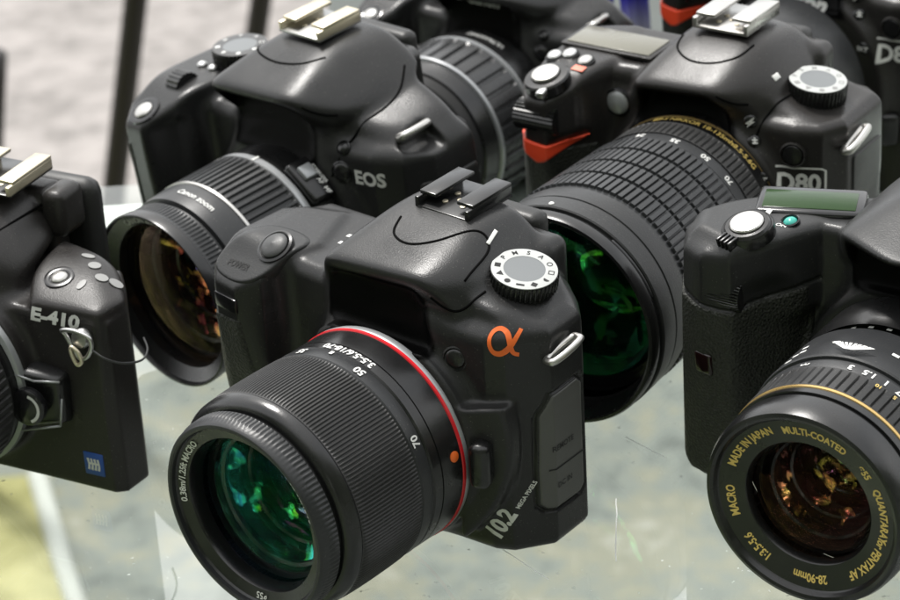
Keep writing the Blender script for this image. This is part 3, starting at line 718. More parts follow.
    v, f = text2d('10.2', 5.6, .045, .85); vv, f = decal(body, v, f, o, n, (.0, 0, 1), 58); mesh_obj('megapixel_lettering', vv, f, M['white'], R, False)
    v, f = text2d('MEGA PIXELS', 1.35, .03, .9); v = v + V(12.0, -1.6); vv, f = decal(body, v, f, o, n, (0, 0, 1), 58); mesh_obj('megapixel_caption', vv, f, M['white'], R, False)
    # ---- lens
    Z = Lens(R, 0, 35.4)
    Z.ring('lens', M['semigloss'], [(-3, 30), (-8.8, 34.0), (-9.6, 34.8), (-18, 34.7), (-18.1, 34.4), (-18.5, 34.4), (-18.6, 34.7), (-21.6, 34.6), (-22.2, 34.0), (-24.5, 33.6)], 128)
    Z.ring('mount_ring', M['chrome'], [(-5.5, 34.6), (-6.9, 35.0), (-7.9, 35.0), (-8.3, 34.8), (-8.6, 34)], 128)
    Z.ring('red_ring', M['red'], [(-8.3, 34.4), (-8.4, 35.1), (-9.3, 35.1), (-9.7, 34.4)], 128)
    Z.dot('index_dot', M['orange'], 80, -12.4, 34.8, 1.7)
    Z.text('aperture_lettering', M['white'], '3.5-5.6/18-70', 4, -20.1, 34.75, 2.6, bold=.03, squeeze=1.0)
    Z.dy = 1.4; Z.k = .975
    Z.mark('index_mark', M['white'], -2, -24.9, 35.75, 1.2, 1.6)
    Z.ring('number_ring', M['ring'], [(-23.8, 34), (-24.0, 35.3), (-24.6, 35.6), (-28.4, 35.5), (-28.9, 35.1)], 128)
    q = [-29, -29.4] + list(np.linspace(-30.2, -53.6, 12)) + [-54.4, -54.8]
    Z.ring('zoom_ring', M['rubber_smooth'], [(y, 35.0 + (.9 if 0 < i < len(q) - 1 else 0) * math.sin(math.pi * min(1, max(0, (i + .6) / 14)))**.3) for i, y in enumerate(q)], 180 * 4, ribs(4, 2, .42, range(2, len(q) - 2)))
    Z.ring('front_barrel', M['semigloss'], [(-54.6, 34.8), (-55.4, 35.3), (-57.5, 35.1), (-59.2, 34.0), (-60, 32.6), (-60.1, 31.4), (-61.2, 31.4), (-61.3, 31.8)], 128)
    Z.ring('focus_ring', M['ring'], [(-61.2, 31.3), (-61.4, 32.2), (-61.9, 32.5), (-65.2, 32.4), (-65.8, 32.0), (-67.8, 31.6), (-68.5, 31.0), (-68.6, 30.2), (-68.2, 29.6), (-66.5, 29.3)], 130 * 4, ribs(4, 2, .4, (2, 3)))
    Z.ring('name_ring', M['semigloss'], [(-67.0, 29.4), (-66.4, 28.9), (-65.3, 25.4), (-64.6, 25.0), (-62.4, 24.6), (-60.4, 24.4)], 128)
    Z.cone_text('front_lettering', M['white'], '0.38m/1.25ft MACRO', -72, -66.15, 27.2, 2.0, .31, 1.0, .03)
    Z.cone_text('front_lettering', M['white'], '3.5-5.6/18-70', 60, -66.1, 27.2, 1.8, .31, 1.0, .02)
    Z.cone_text('front_lettering', M['white'], '⌀55', 175, -66.1, 27.2, 2.0, .286, 1.0, .02)
    for t, a in (('70', 62), ('50', 18), ('35', -20), ('24', -44)): Z.text('zoom_number', M['white'], t, a, -26.4, 35.75, 2.6, bold=.03)
    Z.dome('front_element', COAT_G, -61, 24.6, 4.6)
    lens_inside(Z, -60, 24.4, 34, [(6, 22.3, -5, COAT_G2), (14, 19, 4, COAT_B), (22, 12, -4, COAT_G2)])
    return R
sony()
# ------------------------------------------------------------------ camera with the red grip accent
def nikon(label, pose, h=.85, front=True):
    R = empty('digital_slr_camera', (pose[0], pose[1], 0), pose[2]); tag(R, label, 'camera', G_CAM)
    CZ = 43
    main = U(4, poly2([(-56, 4), (-58, 34), (-53, 45), (43, 46), (50, 40), (50, 14), (45, 5), (36, 1.5), (-36, 2)], 'z', .5, 80, 4), poly2([(-58, 2), (-57, 32), (-46, 42), (-14, 42), (-14, 6), (-34, 4), (-40, -8), (-50, -12)], 'z', 50, 88.2, 4.5))
    sh = hull([(14, 5, 50), (14, 44, 50), (50, 13, 50), (50, 42, 50), (42, 4, 50), (14, 5, 88), (16, 44, 90), (40, 6, 82), (43, 43, 84), (50, 15, 76), (50, 41, 77)], 1.8)
    grip = poly2([(-61.5, 0), (-61.5, -11), (-56, -19), (-47, -20.5), (-40.5, -12), (-38, 2), (-36, 14), (-44, 36), (-60, 32)], 'z', .8, 96, 6)
    grip = X(2.5, grip, half((-.12, -.26, .95), (-50.5, -13.5, 83)), half((0, 0, 1), (0, 0, 88)))
    grip = X(3, grip, half((-.1, -1, -.22), (-50, -20, 58)))
    prism = hull([(-23, -10.5, 89), (12, -11.5, 91), (-27, 2, 72), (24, 2, 76), (19, -6, 84), (-15, 20, 102.5), (15, 20, 103), (-15, 46, 100), (15, 46, 100), (-31, 12, 80), (-31, 46, 80), (29, 9, 86), (30, 46, 88)], 2.0)
    hood = cyl((0, -4, CZ), (0, 20, CZ), 36.5, 2)
    body = U(5, U(3, main, sh), hood, hull([(-27, 2, 40), (28, 2, 40), (-24, -2, 84), (22, -2, 85), (-27, 20, 40), (28, 20, 40), (-24, 20, 84), (22, 20, 85)], 3))
    body = U(3, body, prism, box((-24, 38, 50), (28, 51, 92), 4)); body = U(5, body, grip)
    body = cut(4, body, cyl((-33.5, -18, 66), (-33.5, -16, -5), 12, 3))
    body = X(1, body, half((0, 0, -1), (0, 0, .4)))
    hol = hull([(-19, -20, 86.5), (9, -20, 88.5), (-19, 7, 85), (9, 7, 87), (-23, -20, 70), (18, -20, 72), (-23, -1, 70), (18, -1, 72)], 1.2); body = cut(1.2, body, hol)
    bodyg = body
    sdf_obj('body', bodyg, (-66, -25, -1), (54, 55, 106), h, M['shell_brown'], R)
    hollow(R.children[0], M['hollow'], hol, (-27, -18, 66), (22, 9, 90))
    if front:
        seam(R, body, [(11, -40, 89.2), (16, -40, 86.5), (20, -40, 85.5)], (0, 1, 0)); seam(R, body, [(20, -6, 130), (24, 2, 130), (27, 10, 130), (28.5, 20, 130)], (0, 0, -1))
        seam(R, body, [(-14, 18, 130), (-12, 10, 130), (-5, 5, 130), (4, 5, 130), (11, 10, 130), (13, 18, 130)], (0, 0, -1))
    gr = X(.5, off(body, .45), box((-68, -30, 3), (-36.5, 32, 62), 1))
    sdf_obj('grip', gr, (-69, -30, 1), (-32, 34, 66), h + .05, M['rubber'], R)
    # red accent under the shutter deck
    tri = X(.3, off(body, .9), poly2([(-60.8, 66.4), (-53, 65.2), (-45, 65), (-37, 66.3), (-43, 62.6), (-48.5, 58.4), (-51.5, 57.6), (-56, 60)], 'y', -40, -6, .4))
    sdf_obj('red_accent', tri, (-66, -26, 54), (-36, -4, 72), .6, M['redgrip'], R)
    n = V(-.12, -.26, .95); n /= np.linalg.norm(n)
    v, f = disc_lathe([(5.5, -2), (5.5, 2)], 48, lambda k, j, r: r - (.45 if k % 2 else 0)); c = cast(body, [(-52, -40, 73.5)], (0, 1, 0))[0]
    mesh_obj('control_wheel', place((v * V(1, 1, 4)) @ np.array([[0, 0, 1], [0, 1, 0], [1, 0, 0.]]), c + V(0, 4, 0), (0, -.2, 1)), f, M['semigloss'], R, True, 30)
    c = cast(body, [(-50.5, -12, 120)], (0, 0, -1))[0]
    b = button('shutter_button', M['silver'], c + n * 2.2, n, 5.0, 1.8, R, .4)
    v, f = disc_lathe([(8.2, -1.5), (8.2, 1.8), (7.6, 2.5), (5.3, 2.7)], 48, lambda k, j, r: r); f = f[:-1]; mesh_obj('power_collar', place(v, c, n), f, M['semigloss'], b, True, 40)
    v, f = rbox(3.2, 4, 2.6, .6); mesh_obj('power_lever', place(v + V(2.5, -8.2, 1.2), c, n, (0, 1, 0)), f, M['steel'], b)
    for (x, y, mt) in ((-56, 2, M['steel']), (-51, 4, M['steel']), (-43, 1, M['silver'])):
        c2 = cast(body, [(x, y, 120)], (0, 0, -1))[0]; button('deck_button', mt, c2, n, 2.6, 1.5, R, .5, (.8, .5, M['shell']))
    c2 = cast(body, [(-42.5, -4.5, 120)], (0, 0, -1))[0]; v, f = rbox(4.5, 3.4, .3, .1); mesh_obj('metering_mark', place(v, c2 + n * .2, frame(body, c2), (0, 1, 0)), f, M['pink'], R)
    # status display on the deck
    v, f = rbox(33, 15.5, 1.6, .6); c2 = V(-41, 20, 89.9); mesh_obj('display_frame', v * V(1.1, 1.2, 1) + c2 + V(0, 0, -.5), f, M['shell_brown'], R, True, 40)
    mesh_obj('status_display', v + c2, f, M['lcd'], R, True, 40)
    hot_shoe(R, 0, 18, 42, 101.6, 21, M['silver'], M['silver'], -.6, rails=7.4)
    v, f = rbox(34, 9, 22, 3, 3); mesh_obj('eyepiece_cup', v + V(0, 52, 82), f, M['rubber_smooth'], R)
    c = cast(body, [(33.5, 24, 130)], (0, 0, -1))[0]; n2 = V(.12, -.03, 1); n2 /= np.linalg.norm(n2)
    mode_dial(R, c - n2 * 2.5, n2, 10.2, 7.2, M['dialface'], (0, 1, 0), ['A', 'M', 'S', 'P', '■', '▲', '●', '◆', '□', '○'], M['greyprint'], rim_mat=M['whiteface'])
    v, f = rbox(2.2, 3.2, .5, .2); c = cast(body, [(23.2, 14.5, 130)], (0, 0, -1))[0]; mesh_obj('dial_index', place(v, c, frame(body, c), (0, 1, 0)), f, M['white'], R)
    o = cast(body, [(90, 17, 72)], (-1, 0, 0))[0]; lug(R, o, (1, -.1, .35), (-.1, 1, .2), 14, M['silver'], 1.4, 3.6)
    o = cast(body, [(38, -40, 60)], (0, 1, 0))[0]; nn = frame(body, o)
    v, f = text2d('D80', 6.2, .035, 1.0); v, f = decal(body, v, f, o, nn, lift=.3); mesh_obj('badge_lettering', v, f, M['labelprint'], R, False)
    o2 = ribbon(np.array([(-8, 5.2), (7.5, 5.2), (8.6, 4.2), (8.6, -4.2), (7.5, -5.2)]), .35); v, f = decal(body, *o2, o, nn, lift=.3); mesh_obj('badge_frame', v, f, M['labelprint'], R, False)
    for z, t, x0 in ((79.5, 'bolt', 20.7), (73, 'plus', 22.7), (62, 'BKT', 27.6)):
        o = cast(body, [(x0, -40, z)], (0, 1, 0))[0]; nn = frame(body, o); button('side_button', M['semigloss'], o, nn, 2.3, .9, R, .4)
        v, f = text2d({'bolt': '⚡', 'plus': '±', 'BKT': 'BKT'}[t], 2.0 if t != 'BKT' else 1.4, .03); v, f = decal(off(body, .9), v * 1.25, f, o, nn, lift=.5); mesh_obj('button_symbol', v, f, M['white'], R, False)
    o = cast(body, [(36, -40, 70)], (0, 1, 0))[0]; button('sensor_button', M['semigloss'], o, frame(body, o), 3.6, .8, R, .2, (.9, .6, M['shell_brown']))
    o = cast(body, [(-31, -40, 76)], (0, 1, 0))[0]; nn = frame(body, o); b = button('assist_lamp', M['chrome'], o, nn, 4.2, 1.0, R, .8, (.8, .6, M['gloss']))
    dr = X(.4, off(body, .5), box((40, 17, 10), (56, 38, 66), 1.5)); sdf_obj('port_door', dr, (38, 14, 6), (54, 41, 70), h, M['rubber_smooth'], R)
    o = cast(body, [(36, -40, 30)], (0, 1, 0))[0]; v, f = rbox(8, 14, 6, 2, 3); mesh_obj('lens_release', place(v, o, frame(body, o)), f, M['semigloss'], R)
    v, f = text2d('Nikon', 7.5, .05); o = cast(body, [(-4, -40, 73)], (0, 1, 0))[0]; v, f = decal(body, v, f, o, frame(body, o), lift=.15)
    if not front: mesh_obj('maker_lettering', v, f, M['white'], R, False)
    Z = Lens(R, 0, 44.5); G2 = COAT_G3
    if not front:
        Z.ring('barrel', M['ring'], [(-9.2, 32.5), (-12, 33.5), (-40, 33), (-44, 31), (-44, 26), (-38, 20)], 64)
        Z.dome('front_element', COAT_D, -38, 21, 4)
        return R
    if front: Z.dy = 6.5
    Z.ring('lens', M['semigloss'], [(-6, 33), (-4, 33.6), (-9, 33.6), (-9.4, 33.2)], 128)
    Z.ring('gold_band', M['semigloss'], [(-9.2, 32.5), (-9.4, 33.8), (-16.4, 34.0), (-16.8, 33.2)], 128)
    for a, t in ((-18, 'ED'), (6, 'AF-S NIKKOR 18-135mm'), (40, '1:3.5-5.6G')): Z.text('band_lettering', M['gold'], t, a, -13, 33.95, 2.2, bold=.02, flip=True)
    Z.ring('gold_line', M['goldline'], [(-9.6, 33.6), (-9.7, 34.0), (-10.5, 34.05), (-10.6, 33.6)], 128)
    q = [-16.6, -17] + list(np.linspace(-17.8, -25, 4)) + [-25.6, -26]
    Z.ring('focus_ring', M['rubber_smooth'], [(y, 34.4) for y in q], 96 * 4, ribs(4, 3, .6, range(2, 6)))
    Z.ring('number_ring', M['ring'], [(-25.8, 33.4), (-26, 34.0), (-31.5, 34.3), (-32, 33.8)], 128)
    for t, a in (('18', -36), ('24', -14), ('35', 8), ('50', 28), ('70', 46), ('135', 66)): Z.text('zoom_number', M['white'], t, a, -29, 34.25, 2.4, bold=.02)
    m = 0
    ys = [-32, -32.4]
    for i in range(4):
        y0 = -33 - i * 11.0; ys += [y0, y0 - .3, y0 - 9.6, y0 - 9.9]
    ys += [-77, -77.6]
    rows = {j for j in range(2, 2 + 16) if (j - 2) % 4 in (1, 2)}
    nn_ = 92
    def pad(k, j, r):
        if j in rows: return r + (.75 if (k % 8) < 6 else -.25)
        return r - .25
    Z.ring('zoom_ring', M['ring'], [(y, 34.6 + 1.6 * min(1, max(0, (-y - 32) / 50))) for y in ys], nn_ * 8, pad)
    Z.ring('front_barrel', M['shell_soft'], [(-77.2, 35.2), (-77.8, 36.2), (-80, 36.6), (-86, 36.6), (-86.2, 36.2), (-87, 36.2), (-87.2, 36.8), (-90, 36.9), (-94.5, 37.0), (-95, 36.6), (-95.1, 35.6), (-96.4, 35.6), (-96.5, 36.4), (-97, 36.7)], 128)
    Z.ring('hood_bayonet', M['semigloss'], [(-96.8, 35.6), (-97, 36.6), (-100.2, 36.8), (-101.4, 36.3), (-101.6, 35.4), (-101.2, 34.8), (-99, 34.2), (-97, 33.8), (-92, 32.5), (-91.6, 31.9)], 128)
    for a in (-40, 50, 140, 230):
        w = [];
        v, f = rbox(22, 1.2, .9, .3); o_ = []
        v, f = subdiv_box(v, f)
        for x, y, z in v:
            t = math.radians(a) + x / 36; o_.append((Z.cx + (36.0 + z) * math.sin(t), -95.8 + Z.dy + y, Z.cz + (36.0 + z) * math.cos(t)))
        Z.part(mesh_obj('bayonet_tab', o_, f, M['semigloss'], None, True, 40))
    Z.dot('index_dot', M['white'], -6, -93, 36.9, .9)
    Z.dome('front_element', COAT_G, -90.5, 32, 6.5)
    lens_inside(Z, -89, 31.6, 40, [(8, 27, -7, G2), (18, 22, 5, G2), (28, 15, -5, G2)])
    return R
def subdiv_box(v, f):
    bm = bmesh.new(); vs = [bm.verts.new(p) for p in v]
    for q in f: bm.faces.new([vs[i] for i in q])
    e = [x for x in bm.edges if abs(x.verts[0].co.x - x.verts[1].co.x) > 5]
    bmesh.ops.subdivide_edges(bm, edges=e, cuts=10, use_grid_fill=True)
    bm.verts.index_update(); v = np.array([q.co[:] for q in bm.verts]); f = [tuple(q.index for q in c.verts) for c in bm.faces]; bm.free(); return v, f
nikon('black SLR camera with a gold lettered band on its long grid-ribbed zoom lens', (104.4, 106.0, -35))
# ------------------------------------------------------------------ camera cut off by the right edge, gold lettered lens
def pentax(label, pose, h=.8):
    R = empty('digital_slr_camera', (pose[0], pose[1], 0), pose[2], pose[3]); tag(R, label, 'camera', G_CAM)
    CZ = 40; CX = -11
    main = poly2([(-80, 7), (-74, 12), (-61, 23), (-40, 30), (0, 40), (46, 40), (46, 4), (-44, 4)], 'z', .5, 82, 4)
    deck = poly2([(-82, -2), (-77, 6), (-63, 20), (-42, 28.5), (-10, 33), (-10, 4), (-44, 3), (-52, -10), (-62, -20), (-78, -14)], 'z', 60, 88, 3.2)
    grip = poly2([(-84, 4), (-84.5, -9), (-80, -18), (-71.5, -23.5), (-62, -22.5), (-55, -14), (-50, -2), (-46, 12), (-54, 22), (-74, 12)], 'z', .8, 96, 9)
    grip = X(5, grip, half((-.10, -.10, .98), (-61.5, -11.5, 87.2)), half((0, 0, 1), (0, 0, 88.4)))
    grip = X(4, grip, half((0, -1, -.10), (-66, -23.2, 60)))
    prism = hull([(-36, -6, 92.8), (-11, -20.5, 92.8), (13, -7, 92.8), (-36, 14, 93), (-35, 36, 93.5), (12, 14, 93), (11, 36, 93.5), (-20, 18, 101.5), (-3, 18, 101.5), (-20, 46, 102.5), (-3, 46, 102.5), (-38, 4, 76), (16, 4, 76), (-11, -6, 80), (-42, 16, 80), (20, 16, 82), (-42, 46, 84), (20, 46, 84)], 1.0)
    hood = cyl((CX, -4, CZ + 1), (CX, 20, CZ + 1), 36, 2)
    body = U(4, main, hood, hull([(CX - 28, 2, 40), (CX + 28, 2, 40), (CX - 24, -4, 86), (CX + 24, -4, 86), (CX - 28, 20, 40), (CX + 28, 20, 40), (CX - 25, 20, 86), (CX + 24, 20, 86)], 3))
    body = U(3, body, deck); body = U(1.5, body, prism); body = U(4, body, grip)
    hol = hull([(-32, -12, 90.5), (-11, -28, 90.5), (9, -12, 90.5), (-32, 3, 89), (10, 3, 89), (-35, -28, 76), (10, -28, 76), (-33, -1, 74), (10, -1, 74)], 1.2); body = cut(1.2, body, hol)
    body = cut(6, body, cyl((-45.0, -21, 73), (-45.5, -19, -5), 12.5, 4))
    body = X(1, body, half((0, 0, -1), (0, 0, .4)))
    seamz = lambda P: P[:, 2] - (66.3 + .10 * np.abs(P[:, 0] + 66) + .10 * (P[:, 1] + 20))
    sdf_obj('body', cut(.2, body, lambda P: np.maximum(np.abs(seamz(P)) - .5, np.maximum(-body(P) - .8, P[:, 0] + 44))), (-88, -30, -1), (66, 52, 112), h, M['shell_soft'], R)
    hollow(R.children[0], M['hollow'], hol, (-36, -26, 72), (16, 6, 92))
    gr = X(.6, off(body, .6), lambda P: seamz(P) + .8, box((-90, -40, 4), (-46.5, 38, 90), 1))
    sdf_obj('grip', gr, (-90, -32, 2), (-42, 40, 80), h, M['rubber'], R)
    n = V(-.10, -.24, .96); n /= np.linalg.norm(n)
    c = cast(body, [(-61.5, -11, 120)], (0, 0, -1))[0]
    b = button('shutter_button', M['silver'], c + n * 2.4, n, 5.2, 1.5, R, .3)
    v, f = disc_lathe([(8, -1.5), (8, 1.8), (7.6, 2.4), (7.2, 2.2), (6.6, 2.9), (5.4, 3.0)], 56); f = f[:-1]; mesh_obj('power_collar', place(v, c, n), f, M['semigloss'], b, True, 40)
    m = MB()
    for i in range(4):
        v, f = rbox(1.0, 4.2, 3, .4); m.add(place(v + V(-2.4 + 1.6 * i, -8.4, 1.7), c, n, (0, 1, 0), -20), f)
    m.obj('power_lever', M['semigloss'], b)
    v, f = rbox(1.8, 2.6, .2, .1); mesh_obj('power_index', place(v + V(2, 9.6, .2), c, n, (0, 1, 0)), f, M['white'], R)
    v, f = text2d('ON', 1.6, .02); v, f = decal(body, v, f, c + V(7, 7.5, 0), n, (0, 1, 0)); mesh_obj('power_lettering', v, f, M['white'], R, False)
    c = cast(body, [(-53, -.5, 120)], (0, 0, -1))[0]; button('green_button', M['emerald'], c, n, 2.1, .8, R, .5, (.9, .7, M['gloss']))
    # front wheel, let into the seam
    c = cast(body, [(-66, -60, 70.2)], (0, 1, 0))[0]; v, f = disc_lathe([(5.2, -6), (5.5, -5), (5.5, 5), (5.2, 6)], 36 * 3, lambda k, j, r: r - (.7 if k % 3 == 0 and 0 < j < 3 else 0))
    mesh_obj('control_wheel', place(v @ np.array([[0, 1, 0], [0, 0, 1], [1, 0, 0.]]), c + V(.6, 5.2, 0), (0, -.3, 1)), f, M['semigloss'], R, True, 30)
    ir = cast(body, [(-71.5, -60, 46)], (0, 1, 0))[0]; v, f = rbox(6.6, 7.4, 2, 1.2, 3); mesh_obj('remote_sensor', place(v, ir, frame(body, ir)), f, M['glass_window'], R, True, 40)
    # status display
    Rz = rot('z', 20).T; c2 = V(-53.5, 14, 88.9)
    v, f = rbox(33, 18, 4, 1.4, 3); mesh_obj('display_frame', v @ Rz + c2 + V(0, .6, -1.2), f, M['gloss'], R, True, 40)
    v, f = rbox(28.5, 12.5, 1.2, .5); mesh_obj('status_display', v @ Rz + c2 + V(0, 0, .5), f, LCD_G, R, True, 40)
    hot_shoe(R, CX, 24, 46, 102.2, 21, M['silver'], M['steel'], .5, rails=6.5)
    o = cast(body, [(90, 20, 70)], (-1, 0, 0))[0]; lug(R, o, (1, 0, .2), (0, 1, .2), 12, M['silver'], 1.2, 4)
    c = cast(body, [(40, 24, 120)], (0, 0, -1))[0]; mode_dial(R, c, (0, 0, 1), 10, 8, M['dialface'], (0, 1, 0), ['A', 'M', 'P', 'B', '■', '●', '◆', '□'], M['labelprint'], rim_mat=M['grey'])
    Z = Lens(R, CX, 42)
    Z.ring('lens', M['semigloss'], [(3, 31.5), (-2, 32.4), (-16, 32.6), (-17, 32), (-21, 31.5)], 128)
    Z.dy = -13.5; Z.k = .905
    for i in range(9): Z.mark('aperture_mark', M['white'], -22 + i * 11, -7, 33.3, 1.6, 1.1)
    Z.ring('barrel', M['ring'], [(-10.4, 33), (-11, 35), (-13, 36), (-30.8, 36.4), (-31.4, 36.0), (-31.5, 35.0), (-33, 34.8)], 128)
    v = np.array([(-7, 2.6), (7, 2.6), (7.2, 1.2), (2.2, -1.2), (.9, -3.4), (-.9, -3.4), (-2.2, -1.2), (-7.2, 1.2)])
    for i, (x0, x1, tx) in enumerate(((-7.4, -5.4, -1.2), (-5.0, -3.6, -.75), (-3.1, -2.0, -.4), (-1.5, -.5, -.1), (.3, 1.3, .1), (1.9, 3.0, .4), (3.6, 5.0, .75), (5.4, 7.4, 1.2))):
        o_ = []
        for (x, y) in ((x0, -26.2), (x1, -26.2), (tx + .22, -30), (tx - .22, -30)):
            a = math.radians(-4) - x / 36.3; o_.append((CX + 33.1 * math.sin(a), y - 13.5, 42 + 34.75 * math.cos(a)))
        Z.part(mesh_obj('depth_scale', o_, [(0, 1, 2, 3)], M['white'], None, False))
    for a, y in ((-36, -22), (-34, -25.5), (-38, -26.5), (-40, -29.5), (-16, -23), (16, -22.5)): Z.mark('scale_mark', M['white'], a, y, 36.3, 2.2, 1.2)
    for t, a in (('22', 48), ('8', 36)): Z.text('scale_number', M['white'], t, a, -24.5, 36.35, 2.0, bold=.02)
    Z.ring('distance_ring', M['ring'], [(-32.6, 34.6), (-33, 35.4), (-36.6, 35.2), (-37, 35.0)], 128)
    for t, a in (('∞', -24), ('3', 2), ('1.5', 12), ('1', 22), ('0.7', 32), ('0.5', 44), ('m', 55)): Z.text('distance_number', M['white'], t, a, -35, 35.4, 2.5, bold=.03)
    for t, a in (('10', 20), ('5', 30), ('2', 41)): Z.text('distance_number', M['gold'], t, a, -38.2, 35.5, 1.5, bold=.02)
    q = [-36.8, -37.2] + list(np.linspace(-38.5, -46.5, 4)) + [-47.2, -47.6]
    Z.ring('focus_ring', M['rubber_smooth'], [(y, 35.3 - .05 * i) for i, y in enumerate(q)], 72 * 6, ribs(6, 5, .7, range(2, 6)))
    Z.ring('gold_line', M['goldline'], [(-47.4, 34.4), (-47.6, 34.9), (-48.6, 34.9), (-48.8, 34.4)], 128)
    Z.ring('front_rim', M['semigloss'], [(-48.6, 34.6), (-51.4, 34.6), (-51.6, 33.6), (-52.6, 33.4), (-52.8, 34.2), (-57, 34.4), (-60.6, 34.0), (-62.6, 33.2), (-63, 32.0), (-62.6, 31.0), (-61.4, 30.2)], 128)
    Z.ring('name_ring', M['semigloss'], [(-61.6, 30.4), (-61.0, 29.8), (-59.3, 21.6), (-58.9, 21.2), (-56.5, 20.6)], 128)
    for t, a in (('MADE IN JAPAN', -50), ('MULTI-COATED', 6), ('⌀55', 48), ('QUANTARAY', 82), ('for PENTAX AF', 122), ('28-90mm', 176), ('1:3.5-5.6', 220), ('MACRO', 258)):
        Z.cone_text('front_lettering', M['gold'], t, a, -60.25, 26.2, 2.5, .24, .8, .03)
    Z.dome('front_element', COAT_P, -57, 20.8, 5.0)
    lens_inside(Z, -56, 20.6, 34, [(7, 18, -5, COAT_A), (14, 15, 4, COAT_A), (22, 11, -4, COAT_M)])
    return R
LCD_G = plastic('green_display', (.019, .045, .013), .1, bump=0, dust=.05, spec=.14)
COAT_P = coated('neutral_coating', [(0, (.3, .10, .12)), (.5, (.4, .22, .1)), (.85, (.8, .75, .8))], (.012, .6))
COAT_M = coated('magenta_coating', [(0, (.9, .4, .3)), (.4, (.3, .5, 1)), (.8, (.2, .9, .8))], (.22, .8), wob=.4, wscale=170, refl_patch=190, hue=.3, floor=.03, thr=(.54, .64))
pentax('black SLR camera with a small green button beside its silver shutter button', (164.9, -31.0, -35, 0))
